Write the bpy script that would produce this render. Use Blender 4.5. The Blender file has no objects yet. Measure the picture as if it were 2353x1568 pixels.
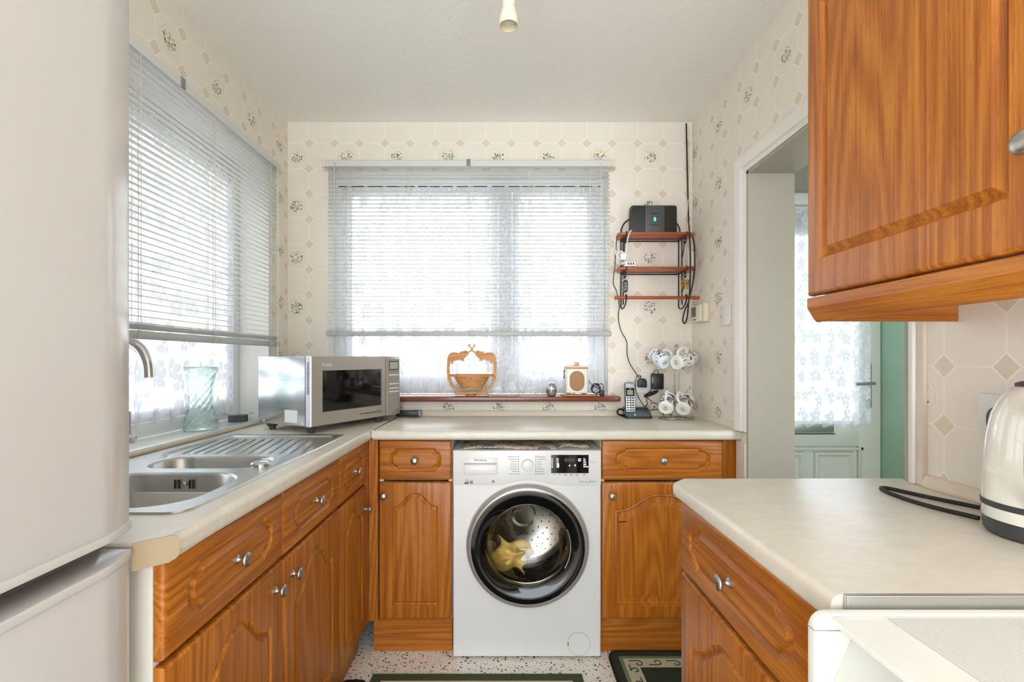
import bpy, bmesh, math, random
from mathutils import Vector, Matrix, Euler
random.seed(7)
PI = math.pi
R = math.radians

# ------------------------------------------------------------ camera, world, light, exposure
SC = bpy.context.scene
COL = SC.collection
CZ = 1.215                    # eye height
FPX = 1095.0                  # focal length in pixels of the 2353 px wide frame
VPX, VPY = 1160.0, 826.0      # vanishing point of the room's depth
cam_d = bpy.data.cameras.new('camera')
cam_d.sensor_width = 36.0
cam_d.lens = 36.0 * FPX / 2353.0
cam_d.shift_x = (2353 / 2 - VPX) / 2353.0
cam_d.shift_y = (VPY - 1568 / 2) / 2353.0
cam_d.clip_start = 0.02
cam = bpy.data.objects.new('camera', cam_d)
COL.objects.link(cam)
cam.location = (0, 0, CZ)
cam.rotation_euler = (R(90), 0, 0)
SC.camera = cam
vs = SC.view_settings
vs.view_transform = 'Standard'
vs.look = 'None'
vs.gamma = 1.0
vs.use_curve_mapping = False
vs.exposure = 2.05
world = bpy.data.worlds.new('overcast_sky')
SC.world = world
world.use_nodes = True
bg = world.node_tree.nodes.get('Background') or world.node_tree.nodes.new('ShaderNodeBackground')
bg.inputs['Color'].default_value = (0.87, 0.935, 1.0, 1)
bg.inputs['Strength'].default_value = 1.75


def portal(name, loc, rot, sx, sy):
    # sampling portal for the sky light: gives off no light of its own
    l = bpy.data.lights.new(name, 'AREA')
    l.shape = 'RECTANGLE'
    l.size = sx
    l.size_y = sy
    l.cycles.is_portal = True
    o = bpy.data.objects.new(name, l)
    COL.objects.link(o)
    o.location = loc
    o.rotation_euler = rot
    return o


portal('sky_portal_left', (-1.36, 1.58, 1.52), (0, R(-90), 0), 1.2, 1.3)
portal('sky_portal_back', (-0.18, 2.62, 1.60), (R(-90), 0, 0), 1.45, 1.2)
portal('sky_portal_rear', (-0.075, -2.03, 1.18), (R(90), 0, 0), 2.0, 2.32)
portal('sky_portal_hall', (1.62, 2.70, 1.45), (R(-90), 0, 0), 0.7, 1.1)
portal('sky_portal_porch', (1.72, 0.28, 1.45), (R(90), 0, 0), 0.66, 1.4)

# ------------------------------------------------------------ room dimensions
YB = 2.41       # back wall
XL = -1.098     # left wall
XR = 0.947      # right wall
ZC = 2.415      # ceiling
YR = -1.9       # open end of the room behind the camera
WT = 0.93       # worktop top
WB = 0.89       # worktop underside


def at(px, py, y):
    return Vector(((px - VPX) * y / FPX, y, CZ - (py - VPY) * y / FPX))


# ------------------------------------------------------------ object helpers
def thing(name, label, cat, loc=(0, 0, 0), rotz=0.0, group=None):
    o = bpy.data.objects.new(name, None)
    o.empty_display_size = 0.05
    COL.objects.link(o)
    o.location = loc
    o.rotation_euler = (0, 0, rotz)
    return tag(o, label, cat, group)


def tag(o, label=None, cat=None, group=None, kind=None):
    if label: o['label'] = label
    if cat: o['category'] = cat
    if group: o['group'] = group
    if kind: o['kind'] = kind
    return o


def obj(name, bm, mat, parent=None, smooth=True, angle=32, recalc=True):
    if recalc:
        bmesh.ops.recalc_face_normals(bm, faces=bm.faces[:])
    me = bpy.data.meshes.new(name)
    bm.to_mesh(me)
    bm.free()
    for m in (mat if isinstance(mat, (list, tuple)) else [mat]):
        me.materials.append(m)
    if smooth:
        me.shade_smooth()
        me.set_sharp_from_angle(angle=R(angle))
    o = bpy.data.objects.new(name, me)
    COL.objects.link(o)
    if parent is not None:
        o.parent = parent
    return o


def dup(o, parent=None, loc=None):
    c = o.copy()
    COL.objects.link(c)
    c.parent = parent
    if loc is not None:
        c.location = loc
    return c


def dup_tree(root, parent=None):
    c = dup(root, parent)
    for ch in list(root.children):
        dup_tree(ch, c)
    return c


# ------------------------------------------------------------ mesh helpers (all add to a bmesh)
def BM():
    return bmesh.new()


def box(bm, x0, x1, y0, y1, z0, z1, bev=0.0, seg=2, mi=0):
    vs_ = [bm.verts.new(p) for p in ((x0, y0, z0), (x1, y0, z0), (x1, y1, z0), (x0, y1, z0),
                                     (x0, y0, z1), (x1, y0, z1), (x1, y1, z1), (x0, y1, z1))]
    fs = [bm.faces.new([vs_[i] for i in f]) for f in
          ((0, 3, 2, 1), (4, 5, 6, 7), (0, 1, 5, 4), (1, 2, 6, 5), (2, 3, 7, 6), (3, 0, 4, 7))]
    for f in fs: f.material_index = mi
    if bev > 0:
        es = list({e for f in fs for e in f.edges})
        bmesh.ops.bevel(bm, geom=es, offset=bev, segments=seg, profile=0.5, affect='EDGES')
    return bm


def bx(*a, **k):
    return box(BM(), *a, **k)


def frame_basis(d):
    d = Vector(d).normalized()
    up = Vector((0, 0, 1)) if abs(d.z) < 0.95 else Vector((1, 0, 0))
    a = d.cross(up).normalized()
    b = a.cross(d).normalized()
    return a, b, d


def lathe(bm, prof, seg=32, origin=(0, 0, 0), axis=(0, 0, 1), sx=1.0, sy=1.0, close=False, mi=0, a0=0.0):
    """prof: list of (radius, height along axis)."""
    a, b, d = frame_basis(axis)
    if Vector(axis).normalized() == Vector((0, 0, 1)):
        a, b = Vector((1, 0, 0)), Vector((0, 1, 0))
    o = Vector(origin)
    rings = []
    for r, h in prof:
        if r < 1e-6:
            rings.append([bm.verts.new(o + d * h)])
        else:
            rings.append([bm.verts.new(o + d * h + a * (math.cos(a0 + 2 * PI * i / seg) * r * sx) + b * (math.sin(a0 + 2 * PI * i / seg) * r * sy)) for i in range(seg)])
    if close:
        rings.append(rings[0])
    for p, q in zip(rings[:-1], rings[1:]):
        for i in range(seg):
            j = (i + 1) % seg
            if len(p) == 1 and len(q) == 1:
                continue
            if len(p) == 1:
                f = bm.faces.new((p[0], q[i], q[j]))
            elif len(q) == 1:
                f = bm.faces.new((p[i], p[j], q[0]))
            else:
                f = bm.faces.new((p[i], p[j], q[j], q[i]))
            f.material_index = mi
    return bm


def smooth_path(pts, n=6, closed=False):
    pts = [Vector(p) for p in pts]
    out = []
    m = len(pts)
    rng = m if closed else m - 1
    for i in range(rng):
        if closed:
            p0, p1, p2, p3 = pts[(i - 1) % m], pts[i], pts[(i + 1) % m], pts[(i + 2) % m]
        else:
            p0, p1, p2, p3 = pts[max(i - 1, 0)], pts[i], pts[i + 1], pts[min(i + 2, m - 1)]
        for k in range(n):
            t = k / n
            out.append(0.5 * ((2 * p1) + (-p0 + p2) * t + (2 * p0 - 5 * p1 + 4 * p2 - p3) * t * t + (-p0 + 3 * p1 - 3 * p2 + p3) * t ** 3))
    if not closed:
        out.append(pts[-1])
    return out


def tube(bm, pts, r, seg=8, closed=False, cap=True, flat=1.0):
    pts = [Vector(p) for p in pts]
    n = len(pts)
    rs = r if isinstance(r, (list, tuple)) else [r] * n
    tang = []
    for i in range(n):
        if closed:
            t = pts[(i + 1) % n] - pts[(i - 1) % n]
        else:
            t = pts[min(i + 1, n - 1)] - pts[max(i - 1, 0)]
        tang.append(t.normalized())
    a, b, _ = frame_basis(tang[0])
    rings = []
    prev = tang[0]
    for i in range(n):
        q = prev.rotation_difference(tang[i])
        a = q @ a
        b = q @ b
        prev = tang[i]
        rings.append([bm.verts.new(pts[i] + a * (math.cos(2 * PI * k / seg) * rs[i]) + b * (math.sin(2 * PI * k / seg) * rs[i] * flat)) for k in range(seg)])
    loops = rings + ([rings[0]] if closed else [])
    for p, q in zip(loops[:-1], loops[1:]):
        for k in range(seg):
            j = (k + 1) % seg
            bm.faces.new((p[k], p[j], q[j], q[k]))
    if cap and not closed:
        bm.faces.new(rings[0][::-1])
        bm.faces.new(rings[-1])
    return bm


def prism(bm, poly, h0, h1, plane='xy', bev=0.0):
    """extrude a 2-D polygon. plane 'xy': along z; 'xz': along y; 'yz': along x"""
    def m(p, h):
        return {'xy': (p[0], p[1], h), 'xz': (p[0], h, p[1]), 'yz': (h, p[0], p[1])}[plane]
    v0 = [bm.verts.new(m(p, h0)) for p in poly]
    v1 = [bm.verts.new(m(p, h1)) for p in poly]
    n = len(poly)
    f0 = bm.faces.new(v0[::-1])
    f1 = bm.faces.new(v1)
    for i in range(n):
        bm.faces.new((v0[i], v0[(i + 1) % n], v1[(i + 1) % n], v1[i]))
    bm.normal_update()
    if bev > 0:
        es = list(f0.edges) + list(f1.edges)
        bmesh.ops.bevel(bm, geom=es, offset=bev, segments=2, profile=0.5, affect='EDGES')
    return bm


def rrect(cx, cy, w, h, r, n=6):
    out = []
    for sx, sy, a0 in ((1, -1, -90), (1, 1, 0), (-1, 1, 90), (-1, -1, 180)):
        for k in range(n + 1):
            a = R(a0 + 90 * k / n)
            out.append((cx + sx * (w / 2 - r) + math.cos(a) * r, cy + sy * (h / 2 - r) + math.sin(a) * r))
    return out


def loops_bridge(bm, loops):
    for p, q in zip(loops[:-1], loops[1:]):
        n = len(p)
        for i in range(n):
            j = (i + 1) % n
            bm.faces.new((p[i], p[j], q[j], q[i]))


def loop_edges(bm, loop):
    es = []
    n = len(loop)
    for i in range(n):
        e = bm.edges.get((loop[i], loop[(i + 1) % n]))
        if e is None:
            e = bm.edges.new((loop[i], loop[(i + 1) % n]))
        es.append(e)
    return es


def fill_between(bm, loops):
    es = []
    for l in loops:
        es += loop_edges(bm, l)
    bmesh.ops.triangle_fill(bm, edges=es, use_beauty=True, use_dissolve=False)


def offset_poly(poly, d):
    """inward offset of a counter-clockwise polygon"""
    n = len(poly)
    out = []
    for i in range(n):
        p0, p1, p2 = Vector(poly[i - 1]), Vector(poly[i]), Vector(poly[(i + 1) % n])
        e1 = (p1 - p0)
        e2 = (p2 - p1)
        e1 = e1.normalized() if e1.length > 1e-9 else Vector((1, 0))
        e2 = e2.normalized() if e2.length > 1e-9 else e1
        n1 = Vector((-e1.y, e1.x))
        n2 = Vector((-e2.y, e2.x))
        m = n1 + n2
        if m.length < 1e-6:
            m = n1
        m = m.normalized()
        c = max(0.35, m.dot(n1))
        out.append(p1 + m * (d / c))
    return [(p.x, p.y) for p in out]


def text(body, size, mat, parent, M, name='lettering', extrude=0.0002, align='CENTER'):
    cu = bpy.data.curves.new('t', 'FONT')
    cu.body = body
    cu.size = size
    cu.extrude = extrude
    cu.align_x = align
    cu.align_y = 'CENTER'
    cu.resolution_u = 3
    to = bpy.data.objects.new('t', cu)
    COL.objects.link(to)
    bpy.context.view_layer.update()
    me = bpy.data.meshes.new_from_object(to.evaluated_get(bpy.context.evaluated_depsgraph_get()))
    bpy.data.objects.remove(to)
    bpy.data.curves.remove(cu)
    me.transform(M)
    me.name = name
    me.materials.clear()
    me.materials.append(mat)
    o = bpy.data.objects.new(name, me)
    COL.objects.link(o)
    o.parent = parent
    return o


def face_y(x, y, z):
    """matrix for writing on a face that looks along local -y"""
    return Matrix.Translation((x, y, z)) @ Matrix.Rotation(R(90), 4, 'X')


# ------------------------------------------------------------ material helpers
def lin(c):
    if isinstance(c, str):
        c = c.lstrip('#')
        c = tuple(int(c[i:i + 2], 16) / 255 for i in (0, 2, 4))
    return tuple(x / 12.92 if x <= 0.04045 else ((x + 0.055) / 1.055) ** 2.4 for x in c) + (1.0,)


def nd(nt, typ, ins=None, **props):
    n = nt.nodes.new('ShaderNode' + typ)
    for k, v in props.items():
        setattr(n, k, v)
    for k, v in (ins or {}).items():
        s = n.inputs[k]
        if isinstance(v, bpy.types.NodeSocket):
            nt.links.new(v, s)
        else:
            s.default_value = v
    return n


def mth(nt, op, a, b=None, c=None, clamp=False):
    n = nt.nodes.new('ShaderNodeMath')
    n.operation = op
    n.use_clamp = clamp
    for i, v in enumerate((a, b, c)):
        if v is None: continue
        if isinstance(v, bpy.types.NodeSocket):
            nt.links.new(v, n.inputs[i])
        else:
            n.inputs[i].default_value = v
    return n.outputs[0]


def mixc(nt, fac, a, b):
    n = nt.nodes.new('ShaderNodeMix')
    n.data_type = 'RGBA'
    for i, v in ((0, fac), (6, a), (7, b)):
        if isinstance(v, bpy.types.NodeSocket):
            nt.links.new(v, n.inputs[i])
        else:
            n.inputs[i].default_value = v
    return n.outputs[2]


def new_mat(name):
    m = bpy.data.materials.new(name)
    m.use_nodes = True
    nt = m.node_tree
    nt.nodes.clear()
    out = nt.nodes.new('ShaderNodeOutputMaterial')
    return m, nt, out


def pbr(nt, out, **ins):
    b = nt.nodes.new('ShaderNodeBsdfPrincipled')
    for k, v in ins.items():
        s = b.inputs[k.replace('_', ' ')]
        if isinstance(v, bpy.types.NodeSocket):
            nt.links.new(v, s)
        else:
            s.default_value = v
    nt.links.new(b.outputs[0], out.inputs[0])
    return b


MATS = {}


def plain(name, col, rough=0.5, metal=0.0, var=0.06, scale=30.0, bump=0.0, coat=0.0, emit=None, estr=0.0, spec=0.5):
    """procedural material: colour with a little noise in it, optional fine relief"""
    if name in MATS: return MATS[name]
    m, nt, out = new_mat(name)
    tc = nd(nt, 'TexCoord')
    nz = nd(nt, 'TexNoise', {'Vector': tc.outputs['Object'], 'Scale': scale, 'Detail': 4.0})
    c = lin(col)
    dark = tuple(x * (1 - var) for x in c[:3]) + (1,)
    colr = mixc(nt, nz.outputs[0], dark, c)
    ins = dict(Base_Color=colr, Roughness=rough, Metallic=metal, Coat_Weight=coat)
    ins['Specular_IOR_Level'] = spec
    b = nt.nodes.new('ShaderNodeBsdfPrincipled')
    nt.links.new(colr, b.inputs['Base Color'])
    b.inputs['Roughness'].default_value = rough
    b.inputs['Metallic'].default_value = metal
    b.inputs['Coat Weight'].default_value = coat
    b.inputs['Specular IOR Level'].default_value = spec
    if emit:
        b.inputs['Emission Color'].default_value = lin(emit)
        b.inputs['Emission Strength'].default_value = estr
    if bump > 0:
        bp = nd(nt, 'Bump', {'Height': nz.outputs[0], 'Strength': bump, 'Distance': 0.002})
        nt.links.new(bp.outputs[0], b.inputs['Normal'])
    nt.links.new(b.outputs[0], out.inputs[0])
    MATS[name] = m
    return m


def oak(name, axis, dark, mid, light, rough=0.38):
    """wood with the grain along a local axis"""
    m, nt, out = new_mat(name)
    tc = nd(nt, 'TexCoord')
    oi = nd(nt, 'ObjectInfo')
    off = mth(nt, 'MULTIPLY', oi.outputs['Random'], 37.0)
    add = nd(nt, 'VectorMath', {0: tc.outputs['Object'], 1: off}, operation='ADD')
    v = add.outputs[0]
    def sc(along, across):
        s = [across] * 3
        s[axis] = along
        return nd(nt, 'VectorMath', {0: v, 1: tuple(s)}, operation='MULTIPLY').outputs[0]
    broad = nd(nt, 'TexNoise', {'Vector': sc(0.55, 7.0), 'Scale': 1.0, 'Detail': 1.0, 'Distortion': 0.15}).outputs[0]
    rings = mth(nt, 'SINE', mth(nt, 'MULTIPLY', broad, 95.0))
    rings = mth(nt, 'MULTIPLY_ADD', rings, 0.5, 0.5)
    streak = nd(nt, 'TexNoise', {'Vector': sc(2.5, 210.0), 'Scale': 1.0, 'Detail': 4.0, 'Roughness': 0.65}).outputs[0]
    pores = nd(nt, 'TexNoise', {'Vector': sc(28.0, 620.0), 'Scale': 1.0, 'Detail': 1.0}).outputs[0]
    pore = mth(nt, 'GREATER_THAN', pores, 0.60)
    f = mth(nt, 'ADD', mth(nt, 'MULTIPLY', rings, 0.20), mth(nt, 'MULTIPLY', streak, 0.80), clamp=True)
    cr = nd(nt, 'ValToRGB', {'Fac': f})
    e = cr.color_ramp.elements
    e[0].position = 0.18; e[0].color = lin(dark)
    e[1].position = 0.82; e[1].color = lin(light)
    k = e.new(0.5); k.color = lin(mid)
    colr = mixc(nt, mth(nt, 'MULTIPLY', pore, 0.28), cr.outputs[0], lin(dark))
    bp = nd(nt, 'Bump', {'Height': f, 'Strength': 0.08, 'Distance': 0.001})
    pbr(nt, out, Base_Color=colr, Roughness=rough, Normal=bp.outputs[0], Coat_Weight=0.08, Coat_Roughness=0.3, Specular_IOR_Level=0.35)
    return m


OAKC = ('#7d3a08', '#ac641c', '#ca8634')
OAK_V = oak('oak_upright_grain', 2, *OAKC)
OAK_H = oak('oak_lengthwise_grain', 0, *OAKC)
OAK_Y = oak('oak_depth_grain', 1, *OAKC)
OAKS = ('#8a440a', '#b26618', '#ca8228')
OAK_SV = oak('solid_oak_upright', 2, *OAKS, rough=0.34)
OAK_SH = oak('solid_oak_lengthwise', 0, *OAKS, rough=0.34)
SHELFWOOD = oak('red_pine', 0, '#8c3f18', '#b0572a', '#c26c3a', rough=0.3)
LIGHTWOOD = oak('carved_wood', 0, '#a86a32', '#c58a4c', '#d39d60', rough=0.5)


def wallpaper(name, axis, uf, vf, base='#f0e8dc', pitch=0.1278):
    """octagon and diamond wallpaper with sprigs. axis: world axis along the wall; a sprig is centred on (uf, vf)"""
    m, nt, out = new_mat(name)
    geo = nd(nt, 'NewGeometry')
    sp = nd(nt, 'SeparateXYZ', {0: geo.outputs['Position']})
    U = sp.outputs[axis]
    V = sp.outputs[2]
    su = mth(nt, 'DIVIDE', mth(nt, 'SUBTRACT', U, uf), pitch)
    sv = mth(nt, 'DIVIDE', mth(nt, 'SUBTRACT', V, vf), pitch)
    iu = mth(nt, 'ROUND', su)
    iv = mth(nt, 'ROUND', sv)
    fu = mth(nt, 'SUBTRACT', su, iu)
    fv = mth(nt, 'SUBTRACT', sv, iv)
    dx = mth(nt, 'SUBTRACT', 0.5, mth(nt, 'ABSOLUTE', fu))
    dy = mth(nt, 'SUBTRACT', 0.5, mth(nt, 'ABSOLUTE', fv))
    dd = mth(nt, 'ADD', dx, dy)
    dia = mth(nt, 'LESS_THAN', dd, 0.19)
    dline = mth(nt, 'LESS_THAN', mth(nt, 'ABSOLUTE', mth(nt, 'SUBTRACT', dd, 0.215)), 0.020)
    outside = mth(nt, 'GREATER_THAN', dd, 0.2)
    gl = mth(nt, 'MULTIPLY', mth(nt, 'LESS_THAN', mth(nt, 'MINIMUM', dx, dy), 0.013), outside)
    lines = mth(nt, 'MAXIMUM', dline, gl)
    mott = nd(nt, 'TexNoise', {'Vector': geo.outputs['Position'], 'Scale': 9.0, 'Detail': 6.0, 'Roughness': 0.6}).outputs[0]
    fine = nd(nt, 'TexNoise', {'Vector': geo.outputs['Position'], 'Scale': 60.0, 'Detail': 4.0, 'Distortion': 1.5}).outputs[0]
    b = lin(base)
    bd = (b[0] * 0.94, b[1] * 0.915, b[2] * 0.875, 1)
    col = mixc(nt, mott, bd, b)
    dcol = mixc(nt, fine, lin('#d3bfa4'), lin('#e8dac4'))
    col = mixc(nt, mth(nt, 'MULTIPLY', dia, 0.8), col, dcol)
    col = mixc(nt, mth(nt, 'MULTIPLY', lines, 0.55), col, lin('#fbf6ea'))
    # sprigs in every second octagon
    ev = lambda i: mth(nt, 'LESS_THAN', mth(nt, 'ABSOLUTE', mth(nt, 'SUBTRACT', mth(nt, 'FLOORED_MODULO', i, 2.0), 0.0)), 0.5)
    cell = mth(nt, 'MULTIPLY', ev(iu), ev(iv))
    kind = mth(nt, 'LESS_THAN', mth(nt, 'FLOORED_MODULO', iv, 4.0), 0.5)   # 1: with yellow flowers
    fy = mth(nt, 'ADD', fv, mth(nt, 'MULTIPLY', kind, 0.15))
    r = mth(nt, 'SQRT', mth(nt, 'ADD', mth(nt, 'MULTIPLY', fu, fu), mth(nt, 'MULTIPLY', fy, fy)))
    th = mth(nt, 'ARCTAN2', fu, fy)
    vec = nd(nt, 'CombineXYZ', {0: mth(nt, 'MULTIPLY', th, 3.1), 1: mth(nt, 'MULTIPLY', r, 13.0), 2: mth(nt, 'ADD', iu, mth(nt, 'MULTIPLY', iv, 3.0))})
    vo = nd(nt, 'TexVoronoi', {'Vector': vec.outputs[0], 'Scale': 1.0, 'Randomness': 0.85}, voronoi_dimensions='3D')
    dab = mth(nt, 'LESS_THAN', vo.outputs['Distance'], 0.46)
    r0 = mth(nt, 'SQRT', mth(nt, 'ADD', mth(nt, 'MULTIPLY', fu, fu), mth(nt, 'MULTIPLY', fv, fv)))
    inr = mth(nt, 'LESS_THAN', r0, 0.25)
    leaf = mth(nt, 'MULTIPLY', mth(nt, 'MULTIPLY', dab, inr), cell)
    yel = mth(nt, 'MULTIPLY', kind, mth(nt, 'GREATER_THAN', fv, 0.10))
    lc = mixc(nt, fine, lin('#4c5a48'), lin('#7d8a70'))
    lc = mixc(nt, yel, lc, lin('#dcc48a'))
    ocm = mth(nt, 'MAXIMUM', mth(nt, 'MAXIMUM', mth(nt, 'ABSOLUTE', fu), mth(nt, 'ABSOLUTE', fv)),
              mth(nt, 'MULTIPLY', mth(nt, 'ADD', mth(nt, 'ABSOLUTE', fu), mth(nt, 'ABSOLUTE', fv)), 0.74))
    ocl = mth(nt, 'MULTIPLY', mth(nt, 'LESS_THAN', mth(nt, 'ABSOLUTE', mth(nt, 'SUBTRACT', ocm, 0.335)), 0.008), cell)
    col = mixc(nt, mth(nt, 'MULTIPLY', ocl, 0.35), col, lin('#cfb79a'))
    col = mixc(nt, mth(nt, 'MULTIPLY', leaf, 0.95), col, lc)
    bp = nd(nt, 'Bump', {'Height': fine, 'Strength': 0.10, 'Distance': 0.001})
    pbr(nt, out, Base_Color=col, Roughness=0.62, Normal=bp.outputs[0])
    return m


def steel(name, col='#b9b7b2', rough=0.28, axis=0, streak=0.25):
    m, nt, out = new_mat(name)
    tc = nd(nt, 'TexCoord')
    s = [260.0] * 3
    s[axis] = 3.0
    v = nd(nt, 'VectorMath', {0: tc.outputs['Object'], 1: tuple(s)}, operation='MULTIPLY').outputs[0]
    nz = nd(nt, 'TexNoise', {'Vector': v, 'Scale': 1.0, 'Detail': 3.0}).outputs[0]
    c = lin(col)
    colr = mixc(nt, nz, tuple(x * (1 - streak) for x in c[:3]) + (1,), c)
    rg = mth(nt, 'MULTIPLY_ADD', nz, 0.12, rough - 0.06)
    pbr(nt, out, Base_Color=colr, Metallic=1.0, Roughness=rg)
    return m


def laminate(name):
    m, nt, out = new_mat(name)
    geo = nd(nt, 'NewGeometry')
    v = nd(nt, 'VectorMath', {0: geo.outputs['Position'], 1: (14.0, 30.0, 30.0)}, operation='MULTIPLY').outputs[0]
    a = nd(nt, 'TexNoise', {'Vector': v, 'Scale': 1.0, 'Detail': 6.0, 'Roughness': 0.7, 'Distortion': 0.8}).outputs[0]
    b = nd(nt, 'TexNoise', {'Vector': geo.outputs['Position'], 'Scale': 900.0, 'Detail': 2.0}).outputs[0]
    f = mth(nt, 'ADD', mth(nt, 'MULTIPLY', a, 0.75), mth(nt, 'MULTIPLY', b, 0.25))
    cr = nd(nt, 'ValToRGB', {'Fac': f})
    e = cr.color_ramp.elements
    e[0].position = 0.25; e[0].color = lin('#d0c8b8')
    e[1].position = 0.75; e[1].color = lin('#e4ddd0')
    pbr(nt, out, Base_Color=cr.outputs[0], Roughness=0.30)
    return m


def speckle(name):
    m, nt, out = new_mat(name)
    geo = nd(nt, 'NewGeometry')
    col = lin('#f7f1e8')
    warm = nd(nt, 'TexNoise', {'Vector': geo.outputs['Position'], 'Scale': 25.0, 'Detail': 3.0}).outputs[0]
    c = mixc(nt, warm, lin('#eee4d8'), col)
    for sc_, th, cc in ((62.0, 0.25, '#3a352e'), (50.0, 0.20, '#9c8f7c'), (110.0, 0.24, '#6b655a'), (38.0, 0.16, '#22201c')):
        vo = nd(nt, 'TexVoronoi', {'Vector': geo.outputs['Position'], 'Scale': sc_}, voronoi_dimensions='3D')
        sx = nd(nt, 'SeparateColor', {0: vo.outputs['Color']})
        rare = mth(nt, 'LESS_THAN', sx.outputs[0], 0.55)
        k = mth(nt, 'MULTIPLY', mth(nt, 'LESS_THAN', vo.outputs['Distance'], th), rare)
        c = mixc(nt, k, c, lin(cc))
    pbr(nt, out, Base_Color=c, Roughness=0.45)
    return m


def thin_glass(name, tint=(1, 1, 1), gloss=0.08, rough=0.0):
    m, nt, out = new_mat(name)
    lw = nd(nt, 'LayerWeight', {'Blend': 0.25})
    tr = nd(nt, 'BsdfTransparent', {'Color': tuple(tint) + (1,)})
    gl = nd(nt, 'BsdfGlossy', {'Roughness': rough, 'Color': (1, 1, 1, 1)})
    f = mth(nt, 'MULTIPLY_ADD', lw.outputs['Fresnel'], 0.8, gloss, clamp=True)
    mx = nd(nt, 'MixShader', {0: f, 1: tr.outputs[0], 2: gl.outputs[0]})
    nt.links.new(mx.outputs[0], out.inputs[0])
    return m


def lace(name, scale=7.0, base=0.42):
    """net curtain: open mesh with woven flowers, leaves and tendrils"""
    m, nt, out = new_mat(name)
    uv = nd(nt, 'UVMap', uv_map='UVMap')
    v = uv.outputs[0]
    def flower(sc_, off, petals, rad, depth):
        vv = nd(nt, 'VectorMath', {0: nd(nt, 'VectorMath', {0: v, 1: (off, off * 0.7, 0)}, operation='ADD').outputs[0], 1: (sc_, sc_, 0)}, operation='MULTIPLY').outputs[0]
        vo = nd(nt, 'TexVoronoi', {'Vector': vv, 'Scale': 1.0, 'Randomness': 0.45}, voronoi_dimensions='2D')
        d = nd(nt, 'VectorMath', {0: vv, 1: vo.outputs['Position']}, operation='SUBTRACT').outputs[0]
        s = nd(nt, 'SeparateXYZ', {0: d})
        th = mth(nt, 'ARCTAN2', s.outputs[0], s.outputs[1])
        rr = mth(nt, 'MULTIPLY', mth(nt, 'ADD', mth(nt, 'MULTIPLY', mth(nt, 'ABSOLUTE', mth(nt, 'COSINE', mth(nt, 'MULTIPLY', th, petals / 2.0))), depth), 1 - depth), rad)
        fl = mth(nt, 'LESS_THAN', vo.outputs['Distance'], rr)
        rim = mth(nt, 'MULTIPLY', fl, mth(nt, 'GREATER_THAN', vo.outputs['Distance'], mth(nt, 'MULTIPLY', rr, 0.86)))
        eye = mth(nt, 'LESS_THAN', vo.outputs['Distance'], rad * 0.16)
        return mth(nt, 'SUBTRACT', mth(nt, 'ADD', mth(nt, 'MULTIPLY', fl, 0.75), mth(nt, 'MULTIPLY', rim, 0.25)), mth(nt, 'MULTIPLY', eye, 0.6))
    a = flower(scale, 0.0, 5, 0.34, 0.45)
    b = flower(scale * 0.95, 3.37, 3, 0.26, 0.75)
    nz = nd(nt, 'TexNoise', {'Vector': v, 'Scale': scale * 1.3, 'Detail': 0.0, 'Distortion': 0.7}, noise_dimensions='2D').outputs[0]
    vine = mth(nt, 'LESS_THAN', mth(nt, 'ABSOLUTE', mth(nt, 'SUBTRACT', nz, 0.5)), 0.010)
    pat = mth(nt, 'MAXIMUM', mth(nt, 'MAXIMUM', a, b), mth(nt, 'MULTIPLY', vine, 0.6))
    op = mth(nt, 'MULTIPLY_ADD', pat, 1.25 - base, base, clamp=True)
    tr = nd(nt, 'BsdfTransparent')
    df = nd(nt, 'BsdfDiffuse', {'Color': (0.82, 0.83, 0.86, 1)})
    tl = nd(nt, 'BsdfTranslucent', {'Color': (0.90, 0.92, 0.97, 1)})
    cloth = nd(nt, 'MixShader', {0: 0.17, 1: df.outputs[0], 2: tl.outputs[0]})
    mx = nd(nt, 'MixShader', {0: op, 1: tr.outputs[0], 2: cloth.outputs[0]})
    nt.links.new(mx.outputs[0], out.inputs[0])
    return m


WP_BACK = wallpaper('wallpaper_back', 0, -1.054, 2.2436)
WP_LEFT = wallpaper('wallpaper_left', 1, 1.815, 2.259)
WP_RIGHT = wallpaper('wallpaper_right', 1, 1.6027, 2.2495)
WP_NEAR = wallpaper('wallpaper_by_kettle', 1, 1.0915, 1.1363)
CEIL = plain('textured_ceiling_paint', '#faf7f0', 0.9, var=0.04, scale=45, bump=0.5)
PAINT = plain('white_gloss_paint', '#efece5', 0.3, var=0.03)
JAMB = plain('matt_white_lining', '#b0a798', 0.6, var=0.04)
LAM = laminate('cream_laminate')
EDGING = plain('cream_edging', '#a99478', 0.5, var=0.12, scale=14)
CARC = plain('white_melamine', '#e9e4db', 0.5)
STEEL = steel('brushed_steel', '#c4c3c0', 0.30, axis=1, streak=0.08)
STEEL_X = steel('brushed_steel_front', '#d2ccc4', 0.42, axis=0, streak=0.12)
STEEL_S = steel('casing_steel', '#c3c6c6', 0.25, axis=1, streak=0.10)
CHROME = plain('chrome', '#d8d8d8', 0.08, 1.0, var=0.02)
PEWTER = plain('pewter', '#b8b2aa', 0.36, 1.0, var=0.1, scale=200)
TAPM = plain('satin_chrome', '#d2d2d2', 0.2, 1.0, var=0.04)
ALU = plain('aluminium', '#c6c6c4', 0.35, 1.0, var=0.05)
WHITE_M = plain('white_enamel', '#e2e0de', 0.22, var=0.02)
FRIDGE = plain('fridge_enamel', '#cfcbc9', 0.16, var=0.02, scale=4)
WPLAST = plain('white_plastic', '#e8e6e0', 0.4, var=0.03)
CPLAST = plain('cream_plastic', '#e6dcc6', 0.35, var=0.04)
GPLAST = plain('grey_plastic', '#8b8d8e', 0.4, var=0.05)
DGREY = plain('dark_grey_plastic', '#3c3e40', 0.42, var=0.08)
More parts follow.
